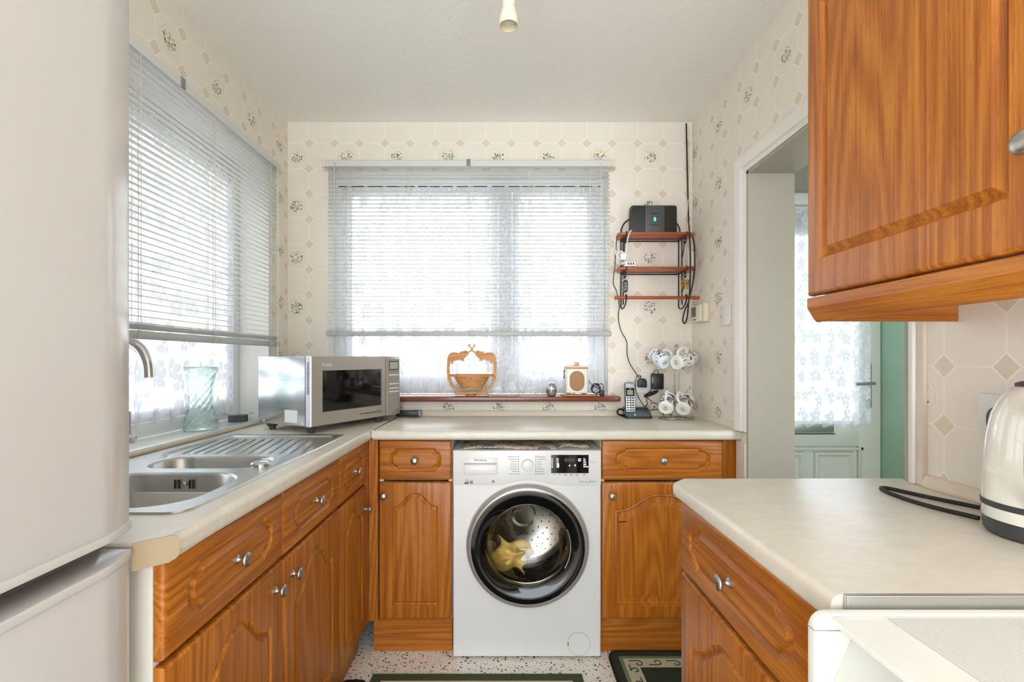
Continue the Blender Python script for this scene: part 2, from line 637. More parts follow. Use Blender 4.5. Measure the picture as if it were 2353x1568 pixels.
BPLAST = plain('black_plastic', '#1c1b1a', 0.4, var=0.1)
BGLOSS = plain('black_gloss', '#0b0b0c', 0.05, var=0.1, spec=0.6)
RUBBER = plain('black_rubber', '#1a1918', 0.6, var=0.15)
def slat_mat():
    m, nt, out = new_mat('blind_slat_enamel')
    tc = nd(nt, 'TexCoord')
    nz = nd(nt, 'TexNoise', {'Vector': tc.outputs['Object'], 'Scale': 8.0}).outputs[0]
    col = mixc(nt, nz, lin('#ebe9e4'), lin('#f4f3ef'))
    b = nd(nt, 'BsdfPrincipled', {'Base Color': col, 'Roughness': 0.35})
    tl = nd(nt, 'BsdfTranslucent', {'Color': (0.95, 0.95, 0.93, 1)})
    mx = nd(nt, 'MixShader', {0: 0.5, 1: b.outputs[0], 2: tl.outputs[0]})
    nt.links.new(mx.outputs[0], out.inputs[0])
    return m


SLAT = slat_mat()
RAIL = plain('blind_rail_enamel', '#dcdcda', 0.35, var=0.03)
CORDM = plain('blind_cord', '#e4ddcd', 0.8)
UPVC = plain('white_upvc', '#eceef0', 0.25, var=0.02)
SILLB = plain('brown_sill_varnish', '#7d3a26', 0.22, var=0.25, scale=12, coat=0.3)
SILLW = plain('white_tile_sill', '#eef0ec', 0.15, var=0.03)
IRON = plain('wrought_iron', '#24201d', 0.5, 0.4, var=0.15)
FLOOR = speckle('speckled_vinyl')
GLASS = thin_glass('window_glass', gloss=0.04)
LACE = lace('lace_net', 7.5, 0.56)
LACE2 = lace('lace_net_porch', 9.5, 0.5)
INK = plain('dark_print', '#3a3a3c', 0.6)
INKG = plain('grey_print', '#8d8d8f', 0.6)
INKW = plain('white_print', '#f2f2f2', 0.5)
HALLG = plain('green_painted_wall', '#a2c2a9', 0.6, var=0.08, scale=60, bump=0.2)
DOORP = plain('grey_white_door', '#d8d8cd', 0.35, var=0.03)

# ============================================================ STRUCTURE
def struct(name, bm, mat, label, cat='structure', smooth=False):
    o = obj(name, bm, mat, None, smooth=smooth)
    return tag(o, label, cat, kind='structure')


def wall_boxes(boxes, face_axis):
    """boxes joined to one wall; faces not square to face_axis take the second material"""
    bm = BM()
    for b in boxes:
        box(bm, *b)
    bm.normal_update()
    for f in bm.faces:
        f.material_index = 0 if abs(f.normal[face_axis]) > 0.5 else 1
    return bm


TH = 0.25
# openings
WLY0, WLY1, WLZ0, WLZ1 = 0.86, 2.215, 0.945, 2.10       # window in the left wall
WBX0, WBX1, WBZ0, WBZ1 = -0.893, 0.523, 1.008, 2.163    # window in the back wall
DY0, DY1, DZ1 = 1.112, 1.858, 1.948                     # doorway in the right wall

struct('floor', bx(XL - TH, 2.4, YR - 0.1, 2.9, -0.06, 0.0), FLOOR, 'white vinyl floor with black and grey speckles', 'floor')
struct('ceiling', bx(XL - TH, XR + 0.17, YR - 0.1, YB + TH, ZC, ZC + 0.08), CEIL, 'off-white lightly textured kitchen ceiling', 'ceiling')
struct('wall_back', wall_boxes([
    (XL - TH, WBX0, YB, YB + TH, 0, ZC), (WBX1, XR + 0.17, YB, YB + TH, 0, ZC),
    (WBX0, WBX1, YB, YB + TH, WBZ1, ZC), (WBX0, WBX1, YB, YB + TH, 0, WBZ0)], 1), [WP_BACK, PAINT],
    'cream wallpapered back wall with tan diamonds around the wide window', 'wall')
struct('wall_left', wall_boxes([
    (XL - TH, XL, YR, WLY0, 0, ZC), (XL - TH, XL, WLY1, YB, 0, ZC),
    (XL - TH, XL, WLY0, WLY1, WLZ1, ZC), (XL - TH, XL, WLY0, WLY1, 0, WLZ0 - 0.02)], 0), [WP_LEFT, PAINT],
    'cream wallpapered wall above and beside the sink window', 'wall')
bm = wall_boxes([(XR, XR + 0.17, DY1, YB, 0, ZC), (XR, XR + 0.17, DY0, DY1, DZ1, ZC)], 0)
n0 = len(bm.faces)
box(bm, XR, XR + 0.17, YR, DY0, 0, ZC)
bm.normal_update()
bm.faces.ensure_lookup_table()
for f in bm.faces[n0:]:
    f.material_index = 2 if abs(f.normal[0]) > 0.5 else 1
struct('wall_right', bm, [WP_RIGHT, PAINT, WP_NEAR], 'cream wallpapered right wall with sprig pattern and the open doorway', 'wall')
# unseen wall behind the camera; wide opening added to let fill daylight in
struct('wall_rear', wall_boxes([
    (XL - TH, XL + 0.02, YR - 0.12, YR, 0, ZC), (XR - 0.02, XR + 0.17, YR - 0.12, YR, 0, ZC),
    (XL + 0.02, XR - 0.02, YR - 0.12, YR, 2.34, ZC)], 1), [PAINT, PAINT], 'plain white wall behind the viewer with wide opening added for fill light', 'wall')

# ---- hall / porch beyond the doorway
HX, HY = 2.062, 2.60
struct('wall_hall_right', bx(HX, HX + 0.1, 0.3, HY + 0.1, 0, 2.36), HALLG, 'green textured porch wall right of the outer door', 'wall')
struct('wall_hall_near', wall_boxes([(XR + 0.17, 1.40, 0.3, 0.4, 0, 2.36), (1.40, HX, 0.3, 0.4, 0, 0.75), (1.40, HX, 0.3, 0.4, 2.15, 2.36)], 1), [HALLG, HALLG], 'green porch wall, near side, with opening added for light', 'wall')  # opening out of view, added to brighten the porch with sky light
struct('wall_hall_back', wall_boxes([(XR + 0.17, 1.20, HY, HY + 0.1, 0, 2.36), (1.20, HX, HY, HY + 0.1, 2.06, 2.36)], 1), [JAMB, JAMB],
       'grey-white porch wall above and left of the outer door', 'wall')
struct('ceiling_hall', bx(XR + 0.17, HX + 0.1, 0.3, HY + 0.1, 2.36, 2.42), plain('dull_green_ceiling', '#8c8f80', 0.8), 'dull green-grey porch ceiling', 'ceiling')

# ---- doorway lining and architrave
bm = BM()
box(bm, XR - 0.004, XR + 0.176, DY1 - 0.012, DY1, 0, DZ1)
box(bm, XR - 0.004, XR + 0.176, DY0, DY1, DZ1 - 0.012, DZ1)
box(bm, XR - 0.004, XR + 0.176, DY0, DY0 + 0.012, 0, DZ1)
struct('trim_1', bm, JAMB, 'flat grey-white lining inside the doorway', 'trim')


def architrave():
    # moulded section swept round the doorway: (distance from opening edge, projection from wall)
    sec = [(0.0, 0.0), (0.0, 0.010), (0.008, 0.014), (0.014, 0.013), (0.020, 0.020), (0.046, 0.026), (0.058, 0.026), (0.066, 0.020), (0.070, 0.0)]
    bm = BM()
    stations = []
    for (y, z, dy, dz) in ((DY1, WT + 0.001, 1, 0), (DY1, DZ1, 1, 1), (DY0, DZ1, -1, 1), (DY0, WT + 0.001, -1, 0)):
        stations.append([bm.verts.new((XR - p * (1 if dy > 0 else 0.6), y + dy * d * (1 if dy > 0 else 0.39), z + dz * d)) for d, p in sec])
    for a, b in zip(stations[:-1], stations[1:]):
        for i in range(len(sec) - 1):
            bm.faces.new((a[i], a[i + 1], b[i + 1], b[i]))
    for s in (stations[0], stations[-1]):
        bm.faces.new(s)
    return bm


struct('trim_2', architrave(), PAINT, 'white gloss moulded architrave around the doorway', 'trim', smooth=True)
bm = bx(XR - 0.012, XR - 0.0005, DY1, DY1 + 0.068, 0.0, WB - 0.003)
struct('trim_3', bm, PAINT, 'white painted strip under the worktop beside the doorway', 'trim')
# beads along the worktops
def bead(length, n='bead'):
    return [(0, 0), (0.015, 0), (0.015, 0.006), (0.011, 0.015), (0.006, 0.024), (0, 0.027)]
bm = BM(); prism(bm, [(YB - a, WT + 0.0005 + b) for a, b in bead(1)], -0.50, XR - 0.002, 'yz')
struct('trim_4', bm, plain('cream_bead', '#e8dcc8', 0.5), 'cream bead where back worktop meets wallpaper', 'trim')
bm = BM(); prism(bm, [(XR - a, WT + 0.0005 + b) for a, b in bead(1)], DY1 + 0.072, YB - 0.018, 'xz')
struct('trim_5', bm, MATS['cream_bead'], 'cream bead on right wall behind the mug tree', 'trim')
bm = BM(); prism(bm, [(XR - a, WT + 0.0005 + b) for a, b in bead(1)], 0.58, 1.0675, 'xz')
struct('trim_6', bm, plain('stained_bead', '#ead9c6', 0.5, var=0.2, scale=18), 'stained cream bead behind the kettle', 'trim')
bm = bx(XR - 0.010, XR - 0.0005, 1.068, 1.0842, WT + 0.001, 1.50)
struct('trim_7', bm, MATS['stained_bead'], 'stained cream strip beside the doorway above worktop', 'trim')

# ---- windows (frame, panes)
def window(name, label, loc, rotz, w, h, mull, fw=0.055, d=0.06):
    """local frame: x along the width, z up, faces -y; origin lower left corner of the frame's room face"""
    t = thing(name, label, 'window', loc, rotz)
    t['kind'] = 'structure'
    bm = BM()
    box(bm, 0, fw, 0, d, 0, h, 0.004); box(bm, w - fw, w, 0, d, 0, h, 0.004)
    box(bm, fw - 0.002, w - fw + 0.002, 0.001, d - 0.001, 0, fw, 0.004); box(bm, fw - 0.002, w - fw + 0.002, 0.001, d - 0.001, h - fw, h, 0.004)
    obj('frame', bm, UPVC, t)
    xs = [fw] + [v for mpos in mull for v in (mpos - 0.036, mpos + 0.036)] + [w - fw]
    for mp in mull:
        obj('mullion', bx(mp - 0.036, mp + 0.036, -0.002, d, fw - 0.002, h - fw + 0.002, 0.004), UPVC, t)
    for i in range(0, len(xs), 2):
        a, b = xs[i], xs[i + 1]
        s = 0.038
        bm = BM()
        box(bm, a + 0.002, a + s, 0.006, d - 0.01, fw, h - fw, 0.003); box(bm, b - s, b - 0.002, 0.006, d - 0.01, fw, h - fw, 0.003)
        box(bm, a + s, b - s, 0.007, d - 0.011, fw, fw + s, 0.003); box(bm, a + s, b - s, 0.007, d - 0.011, h - fw - s, h - fw, 0.003)
        sash = obj('sash', bm, UPVC, t)
        obj('pane', bx(a + s - 0.003, b - s + 0.003, 0.028, 0.034, fw + s - 0.003, h - fw - s + 0.003), GLASS, sash, smooth=False)
    return t


window('window_1', 'white plastic framed window behind the sink and left blind', (-1.232, WLY0, WLZ0), R(90), WLY1 - WLY0, WLZ1 - WLZ0, [0.50])
window('window_2', 'wide white plastic framed window in the back wall', (WBX0, 2.495, WBZ0 + 0.028), 0, WBX1 - WBX0, WBZ1 - WBZ0 - 0.028, [0.895])
# sills
bm = BM()
prism(bm, rrect((WBX0 - 0.05 + 0.570) / 2, 2.375, 0.57 - (WBX0 - 0.05), 0.09, 0.016, 4), 1.006, 1.034, 'xy', 0.008)
box(bm, WBX0 + 0.002, WBX1 - 0.002, 2.40, 2.4945, 1.0085, 1.034)
t = struct('window_sill_1', bm, SILLB, 'brown varnished wooden sill under the back window', 'sill', smooth=True)
bm = BM()
box(bm, -1.2315, XL + 0.012, WLY0 + 0.002, WLY1 - 0.002, WLZ0 - 0.018, WLZ0 + 0.002, 0.003)
struct('window_sill_2', bm, SILLW, 'white tiled ledge below the sink window', 'sill', smooth=True)
tubebm = tube(BM(), [(XL + 0.016, 0.80, WT + 0.006), (XL + 0.016, 2.40, WT + 0.006)], 0.0065, 8)
struct('trim_8', tubebm, plain('grimy_sealant', '#d6cdb6', 0.5, var=0.3, scale=25), 'cream sealant line between sink worktop and ledge', 'trim', smooth=True)

# ---- outer porch door
def porch_door():
    w, h = 0.80, 2.00
    t = thing('door_1', 'grey-white half-glazed outer door seen through the doorway', 'door', (1.255, HY + 0.005, 0.02))
    t['kind'] = 'structure'
    bm = BM()
    st = 0.12
    box(bm, 0, st, 0, 0.045, 0, h, 0.003); box(bm, w - st, w, 0, 0.045, 0, h, 0.003)
    box(bm, st - 0.001, w - st + 0.001, 0.001, 0.044, h - 0.12, h, 0.003)
    box(bm, st - 0.001, w - st + 0.001, 0.001, 0.044, 0.72, 0.86, 0.003)
    box(bm, st - 0.001, w - st + 0.001, 0.001, 0.044, 0, 0.16, 0.003)
    obj('leaf', bm, DOORP, t)
    obj('pane', bx(st, w - st, 0.020, 0.026, 0.86, h - 0.12), thin_glass('patterned_glass', (0.95, 0.97, 1.0), 0.05, 0.15), t, smooth=False)
    obj('panel_backing', bx(st, w - st, 0.016, 0.03, 0.16, 0.72), DOORP, t, smooth=False)
    for x0, x1 in ((0.15, 0.385), (0.44, 0.66)):
        bm = BM()
        lo = []
        for ins, y in ((0, 0.016), (0.006, 0.002), (0.018, 0.000), (0.030, 0.012), (0.042, 0.014)):
            lo.append([bm.verts.new((px, y, pz)) for px, pz in ((x0 + ins, 0.18 + ins), (x1 - ins, 0.18 + ins), (x1 - ins, 0.69 - ins), (x0 + ins, 0.69 - ins))])
        loops_bridge(bm, lo)
        bm.faces.new(lo[-1])
        obj('raised_panel', bm, DOORP, t, smooth=False)
    bm = BM()
    for ins0, ins1 in ((0.0, 0.012),):
        box(bm, 0.095, 0.70, -0.006, 0.002, 0.700, 0.712); box(bm, 0.69, 0.70, -0.006, 0.002, 0.16, 0.712)
    obj('moulding', bm, DOORP, t, smooth=False)
    obj('letter_plate', bx(0.25, 0.54, -0.008, 0.002, 0.795, 0.845, 0.003), ALU, t)
    obj('letter_plate_shadow_gap', bx(0.24, 0.55, -0.003, 0.001, 0.785, 0.790), BPLAST, t, smooth=False)
    hp = obj('handle_plate', bx(0.715, 0.745, -0.010, 0.001, 0.93, 1.17, 0.004), ALU, t)
    bm = BM()
    tube(bm, [(0.73, -0.01, 1.065), (0.73, -0.045, 1.065), (0.715, -0.052, 1.065), (0.66, -0.054, 1.063), (0.625, -0.05, 1.062)], 0.009, 10)
    obj('lever', bm, ALU, hp)
    obj('keyhole', lathe(BM(), [(0, -0.012), (0.006, -0.012), (0.006, -0.001)], 12, (0.73, 0, 0.975), (0, 1, 0)), BPLAST, hp)
    return t


porch_door()
bm = BM()
box(bm, 1.20, 1.2545, HY - 0.012, HY + 0.05, 0, 2.06); box(bm, 1.20, HX - 0.001, HY - 0.012, HY + 0.05, 2.022, 2.06)
struct('trim_9', bm, PAINT, 'white frame around the outer porch door', 'trim')
obj_head = bx(1.19, HX - 0.002, HY - 0.06, HY - 0.013, 2.045, 2.105, 0.008)
struct('trim_10', obj_head, PAINT, 'white pelmet board above the porch door curtain', 'trim', smooth=True)

# ---- garden outside
struct('garden_ground', bx(-9, 9, 2.95, 14, -0.25, -0.2), plain('garden_paving', '#b9b5a6', 0.9, var=0.3, scale=3), 'pale ground outside the back window', 'ground')
struct('side_ground', bx(-9, -1.4, -2, 2.95, -0.25, -0.2), MATS['garden_paving'], 'pale ground outside the sink window', 'ground')
LEAFG = plain('leaf_green', '#8a9a6a', 0.6, var=0.5, scale=6)
def shrub(name, label, loc, rad, h, n, seed):
    rnd = random.Random(seed)
    t = thing(name, label, 'shrub', loc, 0, 'shrubs outside the back window')
    bm = BM()
    for i in range(n):
        a = rnd.uniform(0, 2 * PI); e = rnd.uniform(-0.2, 1.0)
        q = rnd.uniform(0.55, 1.0)
        c = Vector((math.cos(a) * rad * q * math.sqrt(max(0.05, 1 - e * e * 0.8)), math.sin(a) * rad * q * math.sqrt(max(0.05, 1 - e * e * 0.8)), h * (0.45 + 0.5 * e * q)))
        u = Vector((rnd.gauss(0, 1), rnd.gauss(0, 1), rnd.gauss(0, 1))).normalized()
        w = u.cross(Vector((rnd.gauss(0, 1), rnd.gauss(0, 1), rnd.gauss(0, 1)))).normalized()
        s = rnd.uniform(0.03, 0.06)
        bm.faces.new([bm.verts.new(c + u * s), bm.verts.new(c + w * s * 0.45), bm.verts.new(c - u * s), bm.verts.new(c - w * s * 0.45)])
    f = obj('foliage', bm, LEAFG, t, smooth=False, recalc=False)
    f['kind'] = 'stuff'
    bm = BM()
    for k in range(4):
        a = k * PI / 2 + 0.4
        tube(bm, smooth_path([(0.03 * math.cos(a), 0.03 * math.sin(a), 0), (0.12 * math.cos(a), 0.12 * math.sin(a), h * 0.3), (0.3 * rad * math.cos(a), 0.3 * rad * math.sin(a), h * 0.7)], 3), [0.02] * 3 + [0.015] * 3 + [0.008], 6)
    obj('stem', bm, plain('bark', '#6b5744', 0.9, var=0.4), t)
    return t


shrub('garden_shrub', 'loose green shrub outside the middle of the back window', (0.30, 5.9, -0.2), 0.65, 1.7, 1500, 1)
shrub('garden_shrub', 'bushy shrub outside the right pane of back window', (1.35, 4.4, -0.2), 0.6, 2.0, 1500, 2)
shrub('garden_shrub', 'low shrub outside the left pane of back window', (-1.35, 5.4, -0.2), 0.6, 1.3, 1100, 3)

# ============================================================ CABINETS
def arch_outline(x0, x1, z0, z1, rise, shoulder=0.10, n=22):
    """counter-clockwise door panel: flat bottom, arched top whose crown is z1"""
    pts = [(x0, z0), (x1, z0), (x1, z1 - rise)]
    for i in range(1, n):
        t = 1 - i / n
        u = abs(t - 0.5) * 2            # 1 at the shoulders
        q = min(1.0, max(0.0, (1 - shoulder * 2 - u * (1.0) + shoulder * 2) / 1.0))
        k = min(1.0, max(0.0, (1 - shoulder - u) / (1 - shoulder)))
        hgt = rise * (0.5 - 0.5 * math.cos(PI * min(1, k * 1.15)))
        pts.append((x0 + (x1 - x0) * t, z1 - rise + hgt))
    pts.append((x0, z1 - rise))
    return pts


def drawer_outline(w, h, mx, mz):
    """octagon-like panel with small stepped shoulders"""
    cx, cz = w / 2, h / 2
    a = w / 2 - mx
    b = h / 2 - mz
    e = min(0.055, a * 0.30)
    half = [(a, -b * 0.36), (a, b * 0.36), (a - e * 0.30, b * 0.62), (a - e * 0.42, b * 0.80), (a - e * 0.72, b * 0.84), (a - e * 0.82, b)]
    up = half
    pts = up + [(-x, z) for x, z in reversed(up)]
    # order counter-clockwise (x right, z up)
    pts = [(a, -b * 0.36), (a, b * 0.36), (a - e * 0.34, b * 0.70), (a - e * 0.62, b * 0.74), (a - e * 0.78, b),
           (-a + e * 0.78, b), (-a + e * 0.62, b * 0.74), (-a + e * 0.34, b * 0.70), (-a, b * 0.36),
           (-a, -b * 0.36), (-a + e * 0.34, -b * 0.70), (-a + e * 0.62, -b * 0.74), (-a + e * 0.78, -b),
           (a - e * 0.78, -b), (a - e * 0.62, -b * 0.74), (a - e * 0.34, -b * 0.70)]
    return [(cx + x, cz + z) for x, z in pts]


GROOVE = [(0.0, 0.0), (0.003, 0.0045), (0.008, 0.007), (0.013, 0.0045), (0.017, 0.0015), (0.019, 0.0)]
RAISED = [(0.0, 0.0), (0.003, 0.001), (0.006, 0.005), (0.011, 0.003), (0.016, 0.009), (0.026, 0.0095), (0.050, 0.002), (0.053, 0.002)]


def front(w, h, outline, profile, t=0.019):
    """cabinet front in its local frame: lower left corner at the origin, back at y=0, face at y=-t"""
    bm = BM()
    def rect(ins, y):
        return [bm.verts.new(p) for p in ((ins, y, ins), (w - ins, y, ins), (w - ins, y, h - ins), (ins, y, h - ins))]
    ls = [rect(0, 0), rect(0, -t + 0.009), rect(0.0015, -t + 0.005), rect(0.004, -t + 0.002), rect(0.009, -t)]
    loops_bridge(bm, ls)
    bm.faces.new(ls[0][::-1])
    pl = []
    for off, d in profile:
        pl.append([bm.verts.new((x, -t + d, z)) for x, z in offset_poly(outline, off)])
    loops_bridge(bm, pl)
    fill_between(bm, [ls[-1], pl[0]])
    fill_between(bm, [pl[-1]])
    return bm


def knob(parent, x, z, y=-0.019):
    bm = lathe(BM(), [(0.0, 0.0), (0.0095, 0.0), (0.0095, 0.002), (0.0065, 0.004), (0.0045, 0.008), (0.0045, 0.014),
                      (0.008, 0.017), (0.0140, 0.019), (0.0150, 0.0215), (0.0135, 0.0245), (0.0075, 0.0270), (0, 0.0278)], 24, (x, y, z), (0, -1, 0))
    return obj('knob', bm, PEWTER, parent, angle=50)


def carcass(w, d, z0, z1, t=0.016):
    bm = BM()
    box(bm, 0.001, t, 0.001, d, z0, z1); box(bm, w - t, w - 0.001, 0.001, d, z0, z1)
    box(bm, t, w - t, 0.001, d, z0, z0 + t); box(bm, t, w - t, d - 0.006, d, z0 + t, z1)
    box(bm, t, w - t, 0.05, 0.068, z1 - 0.03, z1); box(bm, t, w - t, 0.05, 0.068, 0.705, 0.73)
    return bm


def base_unit(label, loc, rotz, w, d, door_knob, style='groove', dm=(0.055, 0.032), am=0.06, rise=0.05, group='oak base units', drawer_knob=True):
    t = thing('base_cabinet', label, 'cabinet', loc, rotz, group)
    obj('carcass', carcass(w, d, 0.15, WB - 0.003), CARC, t, smooth=False)
    solid = style == 'raised'
    mv, mh = (OAK_SV, OAK_SH) if solid else (OAK_V, OAK_H)
    g = 0.002
    dh = 0.161
    dr = obj('drawer_front', front(w - 2 * g, dh, drawer_outline(w - 2 * g, dh, *dm), GROOVE), mh, t)
    dr.location = (g, 0, 0.724)
    if drawer_knob:
        knob(dr, (w - 2 * g) / 2, dh / 2)
    H = 0.558
    ol = arch_outline(am, w - 2 * g - am, am, H - 0.045, rise, 0.10)
    do = obj('door', front(w - 2 * g, H, ol, RAISED if solid else GROOVE), mv, t)
    do.location = (g, 0, 0.156)
    knob(do, door_knob[0], door_knob[1])
    return t


FT = 0.019
LX = -0.55 - FT          # carcass front plane of the left run
# left run (faces +x, local x runs to +y)
base_unit('nearest oak sink cabinet beside the fridge, wide drawer above arched door', (LX, 0.770, 0), R(90), 0.415, 0.50, (0.368, 0.505), rise=0.085)
base_unit('middle oak sink cabinet under the half bowl, knob at its near edge', (LX, 1.185, 0), R(90), 0.400, 0.50, (0.045, 0.505), rise=0.085)
base_unit('narrow oak cabinet under the draining board next to the corner post', (LX, 1.585, 0), R(90), 0.315, 0.50, (0.286, 0.470), dm=(0.045, 0.032), am=0.055, rise=0.06)
# back run (faces -y)
BY = 1.94 + FT
base_unit('narrow oak cabinet between corner post and washing machine', (-0.515, BY, 0), 0, 0.300, 0.43, (0.022, 0.505), dm=(0.042, 0.032), am=0.055, rise=0.052)
base_unit('wide solid oak cabinet right of the washing machine with raised door panel', (0.393, BY, 0), 0, 0.500, 0.43, (0.040, 0.505), style='raised', dm=(0.055, 0.030), am=0.05, rise=0.065)
# peninsula / right run (faces -x, local x runs to -y)
PX = 0.413 + FT
base_unit('oak cabinet under the right-hand worktop next to the white cooker', (PX, 1.125, 0), R(-90), 0.500, 0.49, (0.45, 0.505), rise=0.085)

# corner posts, fillers, plinths
bm = BM()
box(bm, -0.5725, -0.553, 1.902, 1.938, 0.155, WB - 0.002)
box(bm, -0.552, -0.5165, 1.938, 1.957, 0.150, WB - 0.002)
tag(obj('corner_post', bm, OAK_V, smooth=False), 'oak corner post where the two cabinet runs meet', 'post')
bm = bx(0.8935, 0.946, 1.950, 1.968, 0.15, WB - 0.002)
tag(obj('filler_strip', bm, OAK_SV, smooth=False), 'dark oak filler strip at the right end of back run', 'filler')
bm = bx(-0.545, -0.218, 1.982, 1.998, 0.001, 0.148)
tag(obj('plinth', bm, OAK_H, smooth=False), 'oak plinth left of the washing machine', 'plinth', 'oak plinths')
bm = bx(0.394, 0.944, 1.982, 1.998, 0.001, 0.148)
tag(obj('plinth', bm, OAK_H, smooth=False), 'oak plinth behind the scrollwork mat', 'plinth', 'oak plinths')
bm = bx(-0.625, -0.61, 0.775, 1.982, 0.001, 0.148)
tag(obj('plinth', bm, OAK_Y, smooth=False), 'oak plinth under the sink cabinets', 'plinth', 'oak plinths')
bm = bx(0.475, 0.49, 0.63, 1.12, 0.001, 0.148)
tag(obj('plinth', bm, OAK_Y, smooth=False), 'oak plinth under the right-hand cabinet', 'plinth', 'oak plinths')

# wall cabinet top right (faces -x)
def wall_cabinet():
    x0, yf, w, z0, h = 0.644 + FT, 1.02, 0.50, 1.349, 0.72
    t = thing('wall_cabinet', 'oak wall cabinet with pelmet at top right above the kettle', 'cabinet', (x0, yf, 0), R(-90))
    d = XR - x0 - 0.002
    obj('carcass', bx(0, w, 0.001, d, z0 + 0.004, z0 + h), OAK_V, t, smooth=False)
    H = h
    ol = arch_outline(0.045, w - 0.045 - 0.045, 0.072, H - 0.07, 0.05, 0.10)
    do = obj('door', front(w - 0.003, H, ol, [(o * 1.15, d_ * 1.1) for o, d_ in GROOVE]), OAK_V, t)
    do.location = (0.001, 0, z0)
    knob(do, w - 0.055, 0.128)
    # pelmet: front board with canted lower edge and a return along the far end
    sec = [(-0.012, 0.0), (0.006, 0.0), (0.006, -0.052), (0.000, -0.052), (-0.006, -0.046), (-0.020, -0.022), (-0.020, -0.002)]
    sec = [(y, z0 - 0.003 + z) for y, z in sec]
    bm = BM()
    prism(bm, sec, 0.006, w, 'yz')
    obj('pelmet', bm, OAK_H, t, smooth=False)
    bm = BM()
    prism(bm, [(0.006, z0 - 0.003), (0.026, z0 - 0.003), (0.026, z0 - 0.055), (0.022, z0 - 0.055), (0.006, z0 - 0.03)], 0.0065, d, 'xz')
    obj('pelmet_return', bm, OAK_Y, t, smooth=False)
    return t


wall_cabinet()

# ---- worktops
# sink cut-out
SX0, SX1, SY0, SY1 = -1.062, -0.592, 0.874, 1.795


def worktop(poly, holes, round_edges, extra=None):
    bm = BM()
    top = [bm.verts.new((x, y, WT)) for x, y in poly]
    hl = [[bm.verts.new((x, y, WT)) for x, y in h] for h in holes]
    bot = [bm.verts.new((x, y, WB)) for x, y in poly]
    hb = [[bm.verts.new((x, y, WB)) for x, y in h] for h in holes]
    fill_between(bm, [top] + hl)
    fill_between(bm, [bot] + hb)
    loops_bridge(bm, [top, bot])
    for a, b in zip(hl, hb):
        loops_bridge(bm, [a, b])
    bmesh.ops.recalc_face_normals(bm, faces=bm.faces[:])
    n = len(poly)
    es = []
    for i in round_edges:
        es.append(bm.edges.get((top[i], top[(i + 1) % n])))
        es.append(bm.edges.get((bot[i], bot[(i + 1) % n])))
    bmesh.ops.bevel(bm, geom=es, offset=0.014, segments=4, profile=0.5, affect='EDGES')
    return bm


hole = rrect((SX0 + SX1) / 2, (SY0 + SY1) / 2, SX1 - SX0 - 0.03, SY1 - SY0 - 0.03, 0.03, 4)
wl = tag(obj('worktop', worktop([(XL + 0.001, 0.737), (-0.577, 0.737), (-0.533, 0.781), (-0.533, YB - 0.001), (XL + 0.001, YB - 0.001)], [hole], [2]), LAM),
         'cream laminate worktop holding the sink and microwave', 'worktop', 'cream worktops')
d = Vector((0.044, 0.044, 0)).normalized()
bm = BM()
p0 = Vector((-0.577, 0.737, 0)); p1 = Vector((-0.533, 0.781, 0)); nn = Vector((0.7071, -0.7071, 0))
Lc = (p1 - p0).length
sec = [(0, WB - 0.003), (Lc - 0.014, WB - 0.003)]
for k in range(6):
    a_ = R(-90 + 18 * k); sec.append((Lc - 0.012 + 0.012 * math.cos(a_), WB + 0.012 + 0.013 * math.sin(a_)))
for k in range(6):
    a_ = R(18 * k); sec.append((Lc - 0.014 + 0.014 * math.cos(a_), WT - 0.0145 + 0.0145 * math.sin(a_)))
sec += [(0, WT)]
v0 = [bm.verts.new((p0 + d * s_ + Vector((0, 0, z_)))) for s_, z_ in sec]
v1 = [bm.verts.new((p0 + d * s_ + nn * 0.0025 + Vector((0, 0, z_)))) for s_, z_ in sec]
loops_bridge(bm, [v0, v1]); bm.faces.new(v0); bm.faces.new(v1)
obj('cut_end_edging', bm, EDGING, wl)
box_b = worktop([(-0.5325, 1.905), (XR - 0.001, 1.905), (XR - 0.001, YB - 0.001), (-0.5325, YB - 0.001)], [], [0])
wb = tag(obj('worktop', box_b, LAM), 'cream laminate worktop below the back window', 'worktop', 'cream worktops')
obj('joint_strip', bx(-0.5322, -0.5222, 1.9028, YB - 0.003, WT - 0.012, WT + 0.0012, 0.0005), ALU, wb, smooth=False)
pw = worktop([(0.395, 0.578), (XR - 0.001, 0.578), (XR - 0.001, 1.139), (0.395 + 0.02, 1.139), (0.395, 1.119)], [], [3, 4])
wp = tag(obj('worktop', pw, LAM), 'cream laminate worktop under the kettle in the right foreground', 'worktop', 'cream worktops')
bm = bx(0.41, XR - 0.001, 0.5705, 0.5775, WB, WT + 0.0015, 0.001)
obj('end_strip', bm, ALU, wp, smooth=False)

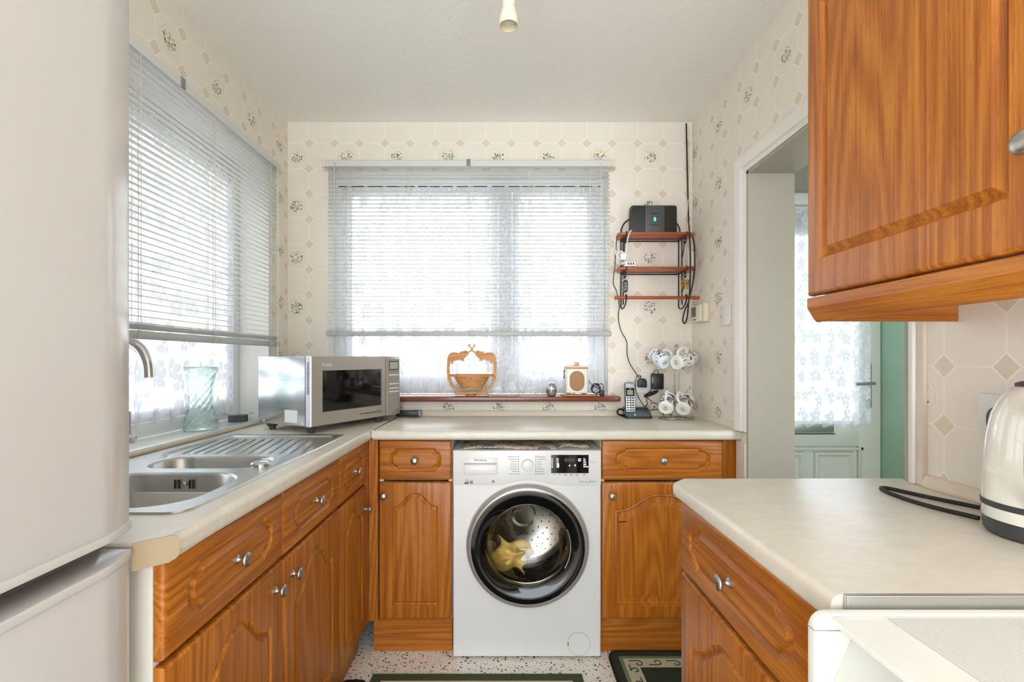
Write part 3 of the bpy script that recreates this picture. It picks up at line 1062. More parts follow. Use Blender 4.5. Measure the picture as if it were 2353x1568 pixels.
# ============================================================ BLINDS AND CURTAINS
def venetian(name, label, loc, rotz, w, drop, wand_x, cords, stack=1, pitch=0.0200, tilt=4.0):
    """local frame: x along width, faces -y, origin at lower left of the head rail, z down is negative"""
    t = thing(name, label, 'blind', loc, rotz, 'venetian blinds')
    bm = BM()
    prism(bm, [(0.0, 0.0), (0.028, 0.0), (0.030, 0.003), (0.030, 0.030), (0.027, 0.033), (0.004, 0.033), (0.0, 0.029), (0, 0.004)], -0.006, w + 0.006, 'yz', 0.0008)
    hr = obj('head_rail', bm, RAIL, t)
    for x0 in (-0.022, w + 0.006):
        obj('end_cap', bx(x0, x0 + 0.016, -0.004, 0.034, -0.004, 0.034, 0.002), CPLAST, hr)
    obj('valance_clip', bx(w / 2 - 0.01, w / 2 + 0.01, -0.003, 0.003, 0.001, 0.035, 0.001), GPLAST, hr)
    # one slat, shared by all
    bm = BM()
    sw = 0.025
    prof = []
    for k in range(7):
        u = -1 + 2 * k / 6
        prof.append((0.015 + u * sw / 2, 0.0026 * (1 - u * u)))
    poly = prof + [(y, z - 0.0007) for y, z in reversed(prof)]
    prism(bm, poly, 0.0, w, 'yz')
    n = int((drop - 0.03) / pitch)
    s0 = None
    for i in range(n):
        z = -0.022 - i * pitch
        if s0 is None:
            s0 = obj('slat', bm, SLAT, t)
            s = s0
        else:
            s = dup(s0, t)
        s.location = (random.uniform(-0.001, 0.001), 0, z)
        s.rotation_euler = (R(random.uniform(-0.7, 0.7) + tilt), R(random.uniform(-0.03, 0.03)), 0)
    zb = -drop
    for i in range(stack):
        s = dup(s0, t)
        s.location = (0.002 * i, 0, zb + 0.0265 + i * 0.0042)
    obj('bottom_rail', bx(-0.006, w + 0.006, 0.003, 0.028, zb, zb + 0.024, 0.004), plain('bottom_rail_shaded', '#b4b6b3', 0.4, var=0.04), t)  # greyer than the head rail: shadow on the rail put into its colour
    for x in cords:
        bm = BM()
        for yy in (0.0015, 0.0285):
            box(bm, x - 0.0006, x + 0.0006, yy - 0.0006, yy + 0.0006, zb + 0.004, 0.002)
        box(bm, x + 0.006, x + 0.0075, 0.014, 0.0155, zb + 0.01, 0.0)
        lc = obj('ladder_cord', bm, CORDM, t, smooth=False)
        bm = BM()
        for q in range(3):
            pts = [(x + 0.008 * math.cos(a) * (1 + 0.2 * q), 0.0012 - 0.0006 * q, zb + 0.010 + 0.007 * math.sin(a + q)) for a in [k * PI / 5 for k in range(10)]]
            tube(bm, smooth_path(pts, 2, True), 0.0008, 5, closed=True)
        obj('cord_knot', bm, CORDM, lc)
    if wand_x is not None:
        bm = tube(BM(), [(wand_x, -0.006, 0.016), (wand_x, -0.006, -0.012), (wand_x, -0.005, -0.02), (wand_x, -0.004, zb + 0.02)], 0.0036, 8)
        obj('tilt_wand', bm, plain('clear_wand', '#c9ccce', 0.2), t)
    return t


bw = venetian('venetian_blind', 'white venetian blind drawn down over the back window', (-0.880, 2.352, 2.168), 0, 1.402, 0.838, 0.040, (0.11, 0.40, 0.70, 1.0, 1.30))
bm = BM()
tube(bm, [(1.355, -0.004, 0.016), (1.356, -0.004, -0.4), (1.355, -0.004, -0.86), (1.356, 0.02, -1.08)], 0.0013, 6)
for z in (-0.70, -0.735, -0.775):
    lathe(bm, [(0.001, 0.016), (0.003, 0.012), (0.006, -0.008), (0, -0.009)], 10, (1.356 - 0.004 * (z < -0.75), -0.006, z))
obj('lift_cord', bm, CORDM, bw)
lw_ = venetian('venetian_blind', 'white venetian blind drawn down over the sink window at left', (-1.052, 0.880, 2.100), R(90), 1.355, 0.826, None, (0.22, 0.50, 0.855, 1.27), stack=4, tilt=9.0)
bm = BM()
tube(bm, [(1.325, -0.004, 0.016), (1.325, -0.006, -0.5), (1.325, -0.004, -0.96)], 0.0022, 6)
tube(bm, [(1.312, -0.004, 0.016), (1.313, -0.006, -0.5), (1.314, -0.004, -0.94)], 0.0012, 6)
obj('lift_cord', bm, CORDM, lw_)


def curtain(name, label, loc, rotz, w, h, amp, folds, mat, seed=0, scal=0.03):
    """sheet of net in gathers, origin top left, hanging down, wavy along local y, scalloped hem"""
    rnd = random.Random(seed)
    t = thing(name, label, 'curtain', loc, rotz, 'lace net curtains')
    nx, nz = folds * 12, 26
    ph = [rnd.uniform(0, 6.28) for _ in range(4)]
    bm = BM()
    uvl = bm.loops.layers.uv.new('UVMap')
    grid = []
    for j in range(nz + 1):
        row = []
        for i in range(nx + 1):
            u = i / nx
            v = j / nz
            a = 2 * PI * folds * (u + 0.25 / folds * math.sin(2 * PI * 2.3 * u + ph[0]))
            k = 0.55 + 0.45 * v
            y = amp * k * (math.sin(a + 0.4 * math.sin(3 * v + ph[1])) + 0.35 * math.sin(2.1 * a + ph[2]))
            z = -h * v + (0 if v < 0.9 else scal * (v - 0.9) * 10 * abs(math.sin(u * w / 0.085 * PI)) - scal * (v - 0.9) * 10)
            row.append((bm.verts.new((u * w, y, z)), (u * w * 1.45, -h * v)))
        grid.append(row)
    for j in range(nz):
        for i in range(nx):
            q = [grid[j][i], grid[j][i + 1], grid[j + 1][i + 1], grid[j + 1][i]]
            f = bm.faces.new([e[0] for e in q])
            for lp, e in zip(f.loops, q):
                lp[uvl].uv = e[1]
    obj('net', bm, mat, t, angle=180, recalc=False)
    bm = tube(BM(), [(-0.015, 0, -0.004), (w + 0.015, 0, -0.004)], 0.005, 8)
    return t, bm


t, rb = curtain('net_curtain', 'white lace net curtain behind the back blind', (-0.845, 2.468, 2.112), 0, 1.325, 1.040, 0.013, 17, LACE, 3)
obj('rod', rb, BPLAST, t)
t, rb = curtain('net_curtain', 'white lace net curtain behind the sink blind at left', (-1.2190, 0.905, 2.075), R(90), 1.225, 1.060, 0.008, 13, LACE, 5)
obj('rod', rb, WPLAST, t)
t, rb = curtain('net_curtain', 'white lace net curtain on the outer porch door', (1.30, 2.566, 2.035), 0, 0.665, 1.165, 0.012, 7, LACE2, 9)
obj('rod', rb, WPLAST, t)

# ============================================================ FRIDGE-FREEZER
def fridge():
    x_face, y_far, wd, ht = -0.556, 0.728, 0.55, 1.86
    # local frame: x along the width (towards the far end), faces -y  -> world +x
    t = thing('fridge_freezer', 'tall white fridge-freezer cut off by the left edge', 'fridge', (x_face - 0.060, y_far - wd, 0), R(90))
    obj('body', bx(0.004, wd - 0.004, 0.002, 0.45, 0.02, ht, 0.006), FRIDGE, t)
    prof = []
    n = 20
    def face_y_(u):
        # gently bowed face, turning back over the last 4 cm
        e = 0.0
        for dd in (u, wd - u):
            if dd < 0.068:
                k = 1 - dd / 0.068
                e += 0.018 * k ** 1.7
        return -0.060 + e
    xs = [wd * i / 40 for i in range(41)]
    xs = sorted(set(xs + [wd - 0.069 + 0.003 * i for i in range(23)] + [0.003 * i for i in range(24)]))
    poly = [(x, face_y_(x)) for x in xs]
    poly = [(0, 0)] + poly + [(wd, 0)]
    for nm, z0, z1 in (('freezer_door', 0.06, 0.925), ('fridge_door', 0.957, ht)):
        bm = BM()
        prism(bm, poly, z0, z1, 'xy', 0.003)
        d_ = obj(nm, bm, FRIDGE, t, angle=40)
        # raised lip along the joint
        lip = [(x, y - 0.004 if 0 < i < len(poly) - 1 else y) for i, (x, y) in enumerate(poly)]
        zz = (z0, z0 + 0.012) if nm == 'fridge_door' else (z1 - 0.012, z1 + 0.001)
        bm = BM()
        prism(bm, [(min(max(x, 0.0), wd + 0.003), y) for x, y in lip], zz[0], zz[1], 'xy', 0.002)
        obj('door_lip', bm, FRIDGE, d_, angle=40)
    obj('gasket', bx(0.01, wd - 0.01, -0.006, 0.0, 0.925, 0.957), plain('grey_gasket', '#77736f', 0.6), t, smooth=False)
    obj('kick_plate', bx(0.01, wd - 0.01, 0.01, 0.03, 0.0, 0.055), GPLAST, t, smooth=False)
    return t


fridge()

# ============================================================ SINK, TAP
def sink():
    t = thing('kitchen_sink', 'stainless steel one and a half bowl sink with drainer', 'sink', (0, 0, WT))
    H = 0.0035
    bm = BM()
    cx, cy, w, h = (SX0 + SX1) / 2, (SY0 + SY1) / 2, SX1 - SX0, SY1 - SY0
    V = lambda pts, z: [bm.verts.new((x, y, z)) for x, y in pts]
    outer0 = V(rrect(cx, cy, w, h, 0.035, 6), 0.0004)
    outer1 = V(rrect(cx, cy, w - 0.004, h - 0.004, 0.034, 6), H)
    outer2 = V(rrect(cx, cy, w - 0.020, h - 0.020, 0.028, 6), H)
    loops_bridge(bm, [outer0, outer1, outer2])
    mb = (-0.800, 1.043, 0.350, 0.285, 0.095)      # main bowl: centre x, y, size, corner radius
    hb = (-0.800, 1.306, 0.315, 0.155, 0.065)      # half bowl
    dr = (-0.815, 1.588, 0.420, 0.350, 0.030)      # drainer
    inner = []
    for c in (mb, hb):
        inner.append(V(rrect(c[0], c[1], c[2], c[3], c[4], 8), H))
    d0 = V(rrect(dr[0], dr[1], dr[2], dr[3], dr[4], 6), H)
    d1 = V(rrect(dr[0], dr[1], dr[2] - 0.016, dr[3] - 0.016, dr[4], 6), H - 0.006)
    fill_between(bm, [outer2] + inner + [d0])
    loops_bridge(bm, [d0, d1])
    fill_between(bm, [d1])
    obj('drainer_plate', bm, STEEL, t)
    for nm, c, depth in (('main_bowl', mb, 0.165), ('half_bowl', hb, 0.11)):
        bm = BM()
        ls = []
        for ins, z in ((-0.0, H), (0.003, H - 0.001), (0.007, H - 0.006), (0.012, -depth * 0.5), (0.022, -depth * 0.85), (0.045, -depth * 0.98), (0.07, -depth)):
            ls.append([bm.verts.new((x, y, z)) for x, y in rrect(c[0], c[1], c[2] - 2 * ins, c[3] - 2 * ins, max(0.008, c[4] - ins * 0.9), 8)])
        loops_bridge(bm, ls)
        bm.faces.new(ls[-1])
        b = obj(nm, bm, STEEL, t, angle=60)
        obj('strainer', lathe(BM(), [(0, 0.004), (0.012, 0.004), (0.030, 0.0025), (0.036, 0.001), (0.036, 0)], 24, (c[0], c[1], -depth)), CHROME, b)
        if nm == 'main_bowl':
            yw = c[1] + c[3] / 2 - 0.0115
            for k, dx_ in enumerate((-0.023, -0.013, 0.013, 0.022)):
                obj('overflow_slot', bx(-0.79 + dx_ - 0.0019, -0.79 + dx_ + 0.0019, yw - 0.001, yw + 0.004, -0.034, -0.012, 0.001), BPLAST, b)
            obj('overflow_screw', lathe(BM(), [(0, 0.003), (0.004, 0.002), (0.0055, 0)], 14, (-0.79, yw, -0.023), (0, -1, 0)), CHROME, b)
    # pressed ridges on the drainer
    rid = None
    for k in range(12):
        x = -0.995 + k * 0.0325
        if rid is None:
            bm = BM()
            tube(bm, smooth_path([(0, 0, 0), (-0.026, 0.14, 0.0), (-0.050, 0.275, 0.0)], 4), [0.001] + [0.0036] * 7 + [0.001], 8, flat=1.0)
            rid = obj('drainer_ridge', bm, STEEL, t)
            rr_ = rid
        else:
            rr_ = dup(rid, t)
        rr_.location = (x + 0.02, 1.435 + 0.004 * (k % 2), H - 0.0052)
    obj('waste_knob', lathe(BM(), [(0.024, 0), (0.024, 0.004), (0.020, 0.008), (0.008, 0.0095), (0, 0.0095)], 28, (-0.652, 1.272, H)), CHROME, t)
    return t


sink()


def tap():
    bxp, byp = -1.030, 1.235
    t = thing('mixer_tap', 'brushed steel swan-neck mixer tap over the sink', 'tap', (bxp, byp, WT + 0.0035))
    lathe_b = lathe(BM(), [(0, 0), (0.026, 0), (0.026, 0.006), (0.021, 0.012), (0.021, 0.11), (0.016, 0.118), (0.0, 0.118)], 24)
    obj('body', lathe_b, TAPM, t)
    pts = [(0, 0, 0.11), (0, 0, 0.22), (0.006, -0.006, 0.265), (0.035, -0.025, 0.316), (0.075, -0.04, 0.326), (0.115, -0.045, 0.312), (0.138, -0.047, 0.275), (0.143, -0.048, 0.236)]
    obj('spout', tube(BM(), smooth_path(pts, 6), 0.0125, 16), TAPM, t)
    bm = tube(BM(), [(0.015, 0, 0.072), (0.065, 0.0, 0.076)], 0.013, 16)
    lathe(bm, [(0.013, 0), (0.009, 0.006), (0.0, 0.007)], 16, (0.065, 0, 0.076), (1, 0, 0.07))
    v = obj('valve', bm, TAPM, t)
    obj('lever', tube(BM(), [(0.056, 0, 0.08), (0.054, 0, 0.118), (0.053, 0.0, 0.146)], [0.0045, 0.0062, 0.0068], 12), TAPM, v)
    return t


tap()

# ============================================================ MICROWAVE
def microwave():
    W, D, Hh, F = 0.52, 0.306, 0.271, 0.027
    t = thing('microwave_oven', 'stainless steel microwave oven standing in the worktop corner', 'microwave', (-0.733, 1.80, WT), R(63))
    z0 = F
    obj('casing', bx(0.002, W - 0.002, 0.031, D, z0, z0 + Hh, 0.003), STEEL_S, t)
    # door with the window opening
    def frame_front(x0, x1, a0, a1, b0, b1, y0, y1, zz0, zz1):
        bm = BM()
        o = [(x0, zz0), (x1, zz0), (x1, zz1), (x0, zz1)]
        i = [(a0, b0), (a1, b0), (a1, b1), (a0, b1)]
        vo0 = [bm.verts.new((x, y1, z)) for x, z in o]
        vo1 = [bm.verts.new((x, y0 + 0.003, z)) for x, z in o]
        vo2 = [bm.verts.new((min(max(x, x0 + 0.003), x1 - 0.003), y0, min(max(z, zz0 + 0.003), zz1 - 0.003))) for x, z in o]
        vi0 = [bm.verts.new((x, y0, z)) for x, z in i]
        vi1 = [bm.verts.new((x, y0 + 0.004, z)) for x, z in i]
        loops_bridge(bm, [vo0, vo1, vo2])
        loops_bridge(bm, [vo2, vi0, vi1])
        bm.faces.new(vo0)
        return bm
    dr = obj('door', frame_front(0.0, 0.419, 0.056, 0.392, z0 + 0.052, z0 + 0.214, 0.0, 0.028, z0, z0 + Hh), STEEL_X, t)
    obj('window', bx(0.054, 0.394, 0.0035, 0.006, z0 + 0.050, z0 + 0.216), plain('smoked_glass', '#4a473f', 0.06, var=0.1, spec=0.8), dr, smooth=False)
    obj('window_border', frame_front(0.0562, 0.3918, 0.062, 0.386, z0 + 0.058, z0 + 0.208, 0.0030, 0.0034, z0 + 0.0522, z0 + 0.2138), BGLOSS, dr, smooth=False)
    text('SHARP', 0.017, INKW, dr, face_y(0.078, -0.0005, z0 + 0.235))
    text('Jet Convection & Double Grill', 0.0092, INK, dr, face_y(0.315, -0.0005, z0 + 0.025))
    obj('emblem', frame_front(0.373, 0.389, 0.3745, 0.3875, z0 + 0.0195, z0 + 0.0325, -0.0004, 0.0002, z0 + 0.018, z0 + 0.034), INK, dr, smooth=False)
    # side strip of the door with slots
    st = obj('vent_strip', bx(-0.0012, 0.0, 0.003, 0.026, z0 + 0.002, z0 + Hh - 0.002), plain('pale_strip', '#dfe2ec', 0.4), dr, smooth=False)
    s0 = None
    for k in range(24):
        if s0 is None:
            s0 = s = obj('vent_slot', bx(-0.0018, -0.001, 0.007, 0.019, 0, 0.0028), BPLAST, st, smooth=False)
        else:
            s = dup(s0, st)
        s.location = (0, 0, z0 + 0.125 + k * 0.0052)
    obj('casing_gap', bx(-0.0002, 0.004, 0.028, 0.0315, z0 + 0.001, z0 + Hh - 0.001), BPLAST, t, smooth=False)
    # control panel
    cp = obj('control_panel', bx(0.421, W, 0.0, 0.028, z0, z0 + Hh, 0.004), STEEL_X, t)
    obj('panel_inset', bx(0.432, W - 0.008, -0.0012, 0.002, z0 + 0.03, z0 + Hh - 0.012, 0.0005), plain('panel_grey', '#9b958c', 0.4), cp, smooth=False)
    dp = obj('display_bezel', bx(0.440, W - 0.016, -0.0022, 0.0, z0 + 0.208, z0 + 0.25, 0.0006), DGREY, cp, smooth=False)
    obj('display', bx(0.444, W - 0.020, -0.0026, -0.002, z0 + 0.213, z0 + 0.245), plain('lcd', '#aab3a6', 0.2), dp, smooth=False)
    b0 = None
    rows = [(0.196, 3, 0.013, 0.010), (0.160, 2, 0.020, 0.012), (0.126, 3, 0.013, 0.010), (0.112, 3, 0.013, 0.008), (0.086, 3, 0.013, 0.008), (0.070, 3, 0.013, 0.010), (0.056, 3, 0.013, 0.010), (0.042, 3, 0.013, 0.010)]
    for z, nb, bw_, bh in rows:
        for k in range(nb):
            xx = 0.441 + (0.063 - bw_) * (k / max(1, nb - 1))
            obj('button', bx(xx, xx + bw_, -0.0020, -0.001, z0 + z, z0 + z + bh, 0.0003), GPLAST, cp, smooth=False)
    for z in (0.183, 0.142, 0.122, 0.106):
        obj('button_bar', bx(0.440, 0.505, -0.0022, -0.001, z0 + z, z0 + z + 0.005), WPLAST, cp, smooth=False)
    # feet, sticker, rivets
    for x, y in ((0.03, 0.03), (W - 0.12, 0.03), (0.03, D - 0.05), (W - 0.06, D - 0.05)):
        ft = obj('foot', lathe(BM(), [(0, 0.0), (0.012, 0.0), (0.013, 0.012), (0.018, 0.013), (0.026, F + 0.001), (0, F + 0.001)], 18, (x, y, 0)), [DGREY], t)
    obj('rating_sticker', bx(-0.0004, 0.0022, 0.075, 0.145, z0 + 0.012, z0 + 0.060), plain('sticker', '#eceef0', 0.3), t, smooth=False)
    for y in (0.055, 0.272):
        obj('rivet', lathe(BM(), [(0, 0.0025), (0.003, 0.002), (0.0045, 0)], 12, (0.002, y, z0 + 0.010), (-1, 0, 0)), CHROME, t)
    # power lead looping out behind
    pts = [(W - 0.002, 0.20, z0 + 0.12), (W + 0.012, 0.19, z0 + 0.15), (W + 0.026, 0.175, z0 + 0.14), (W + 0.030, 0.165, z0 + 0.10), (W + 0.018, 0.16, z0 + 0.07), (W - 0.001, 0.16, z0 + 0.06)]
    obj('power_lead', tube(BM(), smooth_path(pts, 6), 0.004, 8), plain('grey_lead', '#c5c7ca', 0.4), t)
    return t


microwave()

# ============================================================ WASHING MACHINE
def washer():
    yf = 1.932
    x0, x1 = (1041 - VPX) * yf / FPX, (1381 - VPX) * yf / FPX
    w = x1 - x0
    t = thing('washing_machine', 'white front-loading washing machine under the back worktop', 'washing machine', (x0, yf, 0))
    h = 0.846
    cx, cz = (1212 - VPX) * yf / FPX - x0, CZ - (1252 - VPY) * yf / FPX
    # body: box whose front face has a round hole
    bm = BM()
    def ring(pts, y): return [bm.verts.new((x, y, z)) for x, z in pts]
    o = [(0, 0.008), (w, 0.008), (w, h), (0, h)]
    oi = [(0.004, 0.011), (w - 0.004, 0.011), (w - 0.004, h - 0.004), (0.004, h - 0.004)]
    back = ring(o, 0.445)
    f1 = ring(o, 0.005)
    f2 = ring(oi, 0.0)
    N = 64
    circ = [(cx + 0.222 * math.cos(2 * PI * i / N), cz + 0.222 * math.sin(2 * PI * i / N)) for i in range(N)]
    c0 = ring(circ, 0.0)
    c1 = ring(circ, 0.05)
    loops_bridge(bm, [back, f1, f2])
    bm.faces.new(back)
    fill_between(bm, [f2, c0])
    loops_bridge(bm, [c0, c1])
    obj('body', bm, WHITE_M, t, angle=25)
    # control fascia with an arched lower edge round the door
    zf = 0.707
    pts = [(0.001, h - 0.001), (0.001, zf)]
    rr_ = 0.262
    a0 = math.asin((zf - cz) / rr_)
    for i in range(25):
        a = PI - a0 + (2 * a0 - PI) * i / 24
        pts.append((cx + rr_ * math.cos(a), cz + rr_ * math.sin(a)))
    pts += [(w - 0.001, zf), (w - 0.001, h - 0.001)]
    bm = BM()
    prism(bm, pts[::-1], -0.006, 0.0006, 'xz', 0.0012)
    fa = obj('fascia', bm, WHITE_M, t, angle=30)
    X = lambda px: (px - 1041) * yf / FPX
    Z = lambda py: CZ - (py - VPY) * yf / FPX
    yv = -0.006
    # detergent drawer
    dd = obj('detergent_drawer', bx(X(1066), X(1143), yv - 0.004, yv + 0.001, Z(1090), Z(1052), 0.0015), WHITE_M, fa)
    obj('drawer_grip', bx(X(1068), X(1141), yv - 0.0065, yv - 0.003, Z(1066.5), Z(1063.5), 0.0008), plain('grip_shadow', '#a9a9a9', 0.4), dd)
    bm = BM(); prism(bm, [(X(1068), Z(1088)), (X(1141), Z(1088)), (X(1141), Z(1069)), (X(1126), Z(1070)), (X(1105), Z(1070.5)), (X(1068), Z(1070))], yv - 0.006, yv - 0.003, 'xz', 0.001)
    obj('drawer_flap', bm, WHITE_M, dd)
    text('Blomberg', 0.0125, INK, dd, face_y(X(1104), yv - 0.0045, Z(1056.5)))
    # dial
    dl = obj('programme_dial', lathe(BM(), [(0.027, 0), (0.027, 0.006), (0.0245, 0.020), (0.022, 0.0215), (0, 0.0215)], 40, (X(1212), yv, Z(1069)), (0, -1, 0)), WHITE_M, fa)
    obj('dial_ring', lathe(BM(), [(0.0272, 0.0), (0.029, 0.0), (0.029, 0.004), (0.0272, 0.004)], 40, (X(1212), yv, Z(1069)), (0, -1, 0), close=True), ALU, dl)
    bm = BM()
    bmd = BM()
    rnd = random.Random(2)
    for k in range(8):
        zz = Z(1049.5 + k * 5.6)
        for sx, xd in ((-1, 1191), (1, 1231)):
            box(bmd, X(xd) - 0.0017, X(xd) + 0.0017, yv - 0.0006, yv + 0.0002, zz - 0.0017, zz + 0.0017)
            x = X(xd) + sx * 0.005
            tot = rnd.uniform(0.018, 0.036)
            while tot > 0:
                l = rnd.uniform(0.0016, 0.003)
                box(bm, min(x, x + sx * l), max(x, x + sx * l), yv - 0.0004, yv + 0.0002, zz - rnd.uniform(0.0012, 0.0018), zz + rnd.uniform(0.0010, 0.002))
                x += sx * (l + 0.0008)
                tot -= l + 0.0008
    obj('programme_dots', bmd, INK, fa, smooth=False)['kind'] = 'stuff'
    obj('programme_print', bm, INKG, fa, smooth=False)['kind'] = 'stuff'
    # display
    ds = obj('display', bx(X(1266), X(1352), yv - 0.0012, yv + 0.001, Z(1087), Z(1045), 0.0004), BGLOSS, fa, smooth=False)
    bm = BM()
    for (px, py, l, hh) in [(1267, 1053.5 + k * 4.6, 3, 1.6) for k in range(5)] + [(1278, 1053.5 + k * 4.6, 5, 1.8) for k in range(5)] + [(1340, 1053.5 + k * 4.4, (4, 5, 6, 6, 11)[k], 1.9) for k in range(5)] + [(1328, 1053.5, 6, 2), (1328, 1057.5, 6, 2), (1307, 1068, 2.4, 3), (1319.5, 1067, 2.6, 4), (1281, 1065, 3, 9)]:
        box(bm, X(px), X(px + l), yv - 0.0016, yv - 0.001, Z(py + hh), Z(py))
    obj('display_print', bm, plain('lit_print', '#ffffff', 0.5, emit='#ffffff', estr=0.35), ds, smooth=False)['kind'] = 'stuff'
    for px in (1297, 1303, 1309, 1315):
        obj('display_digit', bx(X(px), X(px + 4), yv - 0.0015, yv - 0.001, Z(1061), Z(1053)), plain('dim_digit', '#4d3a30', 0.4), ds, smooth=False)
    bm = BM()
    for px, l in ((1271, 5), (1283, 5), (1294, 9), (1308, 8), (1322, 7), (1338, 7)):
        box(bm, X(px), X(px + l), yv - 0.0004, yv + 0.0002, Z(1090.5), Z(1089.2))
        if l > 6: box(bm, X(px + 1), X(px + l - 1), yv - 0.0004, yv + 0.0002, Z(1092.5), Z(1091.3))
    obj('button_print', bm, INKG, fa, smooth=False)['kind'] = 'stuff'
    obj('button_outline', bx(X(1355), X(1367), yv - 0.0004, yv + 0.0002, Z(1062), Z(1061.2)), INKG, fa, smooth=False)
    text('1-7', 0.0105, INK, fa, face_y(X(1334), yv - 0.0005, Z(1106.5)))
    text('kg 1400 rpm', 0.0055, INK, fa, face_y(X(1347), yv - 0.0005, Z(1107.5)))
    text('A+++', 0.0105, INK, fa, face_y(X(1361.5), yv - 0.0005, Z(1106)))
    # emblems at left: hand under a drum, wool mark
    bm = BM()
    lathe(bm, [(0.0045, 0), (0.006, 0), (0.006, 0.0006), (0.0045, 0.0006)], 20, (X(1073.5), yv, Z(1105)), (0, -1, 0), close=True)
    prism(bm, [(X(1067), Z(1110)), (X(1070), Z(1107.5)), (X(1074), Z(1109)), (X(1079), Z(1107)), (X(1077), Z(1111)), (X(1069), Z(1112))], yv - 0.0006, yv + 0.0001, 'xz')
    for k in range(3):
        box(bm, X(1080), X(1087), yv - 0.0005, yv + 0.0002, Z(1106 + k * 2.6), Z(1104.6 + k * 2.6))
    obj('hand_emblem', bm, INK, fa, smooth=False)
    bm = BM()
    for a in (90, 210, 330):
        lathe(bm, [(0.0022, 0), (0.0042, 0), (0.0042, 0.0006), (0.0022, 0.0006)], 16, (X(1133.5) + 0.0028 * math.cos(R(a)), yv, Z(1106) + 0.0028 * math.sin(R(a))), (0, -1, 0), close=True)
    obj('wool_emblem', bm, INKG, fa, smooth=False)
    # door
    O = (cx, 0, cz)
    dr = obj('door', lathe(BM(), [(0.222, 0.0), (0.247, 0.0), (0.2475, 0.012), (0.244, 0.026), (0.237, 0.033), (0.229, 0.034), (0.226, 0.030), (0.222, 0.02)], 96, O, (0, -1, 0)), plain('door_ring_silver', '#b4afa9', 0.32, 0.55, var=0.04), t, angle=40)
    obj('door_trim', lathe(BM(), [(0.228, 0.0315), (0.215, 0.0325), (0.195, 0.029), (0.178, 0.022), (0.170, 0.018), (0.168, 0.0), (0.168, -0.02), (0.222, -0.02)], 96, O, (0, -1, 0)), BGLOSS, dr, angle=40)
    obj('glass_bowl', lathe(BM(), [(0.1715, 0.0225), (0.169, 0.024), (0.163, 0.016), (0.155, -0.03), (0.145, -0.075), (0.12, -0.10), (0.06, -0.112), (0, -0.115)], 72, O, (0, -1, 0)), thin_glass('door_glass', (0.93, 0.94, 0.93), 0.05), dr, angle=60)
    # pull recess on the right of the glass ring
    pts = [(cx + 0.172 * math.cos(a), -0.0235, cz + 0.172 * math.sin(a)) for a in [R(-30 + 6 * k) for k in range(10)]]
    obj('door_pull', tube(BM(), pts, 0.0028, 8), ALU, dr)
    # drum
    bm = lathe(BM(), [(0.215, -0.048), (0.218, -0.06), (0.190, -0.075), (0.212, -0.09), (0.226, -0.10), (0.226, -0.34), (0.20, -0.36), (0.06, -0.37), (0.05, -0.385), (0, -0.388)], 64, O, (0, -1, 0))
    dm = obj('drum', bm, plain('drum_steel', '#b3aea6', 0.16, 1.0, var=0.05), t, angle=50)
    for a in (100, 220, 340):
        ca, sa = math.cos(R(a)), math.sin(R(a))
        bm = BM()
        P = lambda r_, y_, s_: (cx + ca * r_ - sa * s_, y_, cz + sa * r_ + ca * s_)
        rings_ = []
        for y_, hh, ww in ((0.11, 0.03, 0.022), (0.14, 0.055, 0.026), (0.22, 0.065, 0.03), (0.31, 0.055, 0.03), (0.34, 0.03, 0.028)):
            rings_.append([bm.verts.new(P(0.228 - q * hh, y_, s_ * ww)) for q, s_ in ((0, -1.3), (0.5, -1), (0.9, -0.55), (1, 0), (0.9, 0.55), (0.5, 1), (0, 1.3))])
        for p, q in zip(rings_[:-1], rings_[1:]):
            for i in range(6):
                bm.faces.new((p[i], p[i + 1], q[i + 1], q[i]))
        bm.faces.new(rings_[0]); bm.faces.new(rings_[-1])
        obj('drum_paddle', bm, MATS['drum_steel'], dm, angle=80)
    bm = BM()
    for k in range(40):
        for j in range(5):
            a = 2 * PI * (k + 0.5 * (j % 2)) / 40
            y_ = 0.115 + 0.045 * j
            c = Vector((cx + 0.2255 * math.cos(a), y_, cz + 0.2255 * math.sin(a)))
            u = Vector((-math.sin(a), 0, math.cos(a))) * 0.0035
            v = Vector((0, 0.0035, 0))
            bm.faces.new([bm.verts.new(c + u), bm.verts.new(c + v), bm.verts.new(c - u), bm.verts.new(c - v)])
    for rr2 in (0.09, 0.125, 0.16, 0.19):
        n_ = int(rr2 * 200)
        for k in range(n_):
            a = 2 * PI * k / n_
            c = Vector((cx + rr2 * math.cos(a), 0.3585 if rr2 > 0.1 else 0.362, cz + rr2 * math.sin(a)))
            bm.faces.new([bm.verts.new(c + Vector((0.0035, 0, 0))), bm.verts.new(c + Vector((0, 0, 0.0035))), bm.verts.new(c - Vector((0.0035, 0, 0))), bm.verts.new(c - Vector((0, 0, 0.0035)))])
    obj('drum_holes', bm, BPLAST, dm, smooth=False)['kind'] = 'stuff'
    # filter flap
    fx, fz = X(1330), Z(1480)
    fl = obj('filter_flap', lathe(BM(), [(0.0455, 0), (0.0455, 0.0008), (0.0, 0.0008)], 48, (fx, 0, fz), (0, -1, 0)), WHITE_M, t)
    obj('flap_outline', lathe(BM(), [(0.0455, 0), (0.0465, 0), (0.0465, 0.0009), (0.0455, 0.0009)], 48, (fx, 0, fz), (0, -1, 0), close=True), INKG, fl)
    obj('flap_slot', bx(fx - 0.0445, fx - 0.0415, -0.0014, 0, fz - 0.008, fz + 0.006), INK, fl, smooth=False)
    # ---- what is in and on the machine
    rnd = random.Random(11)
    bm = BM()
    n = 16
    g = []
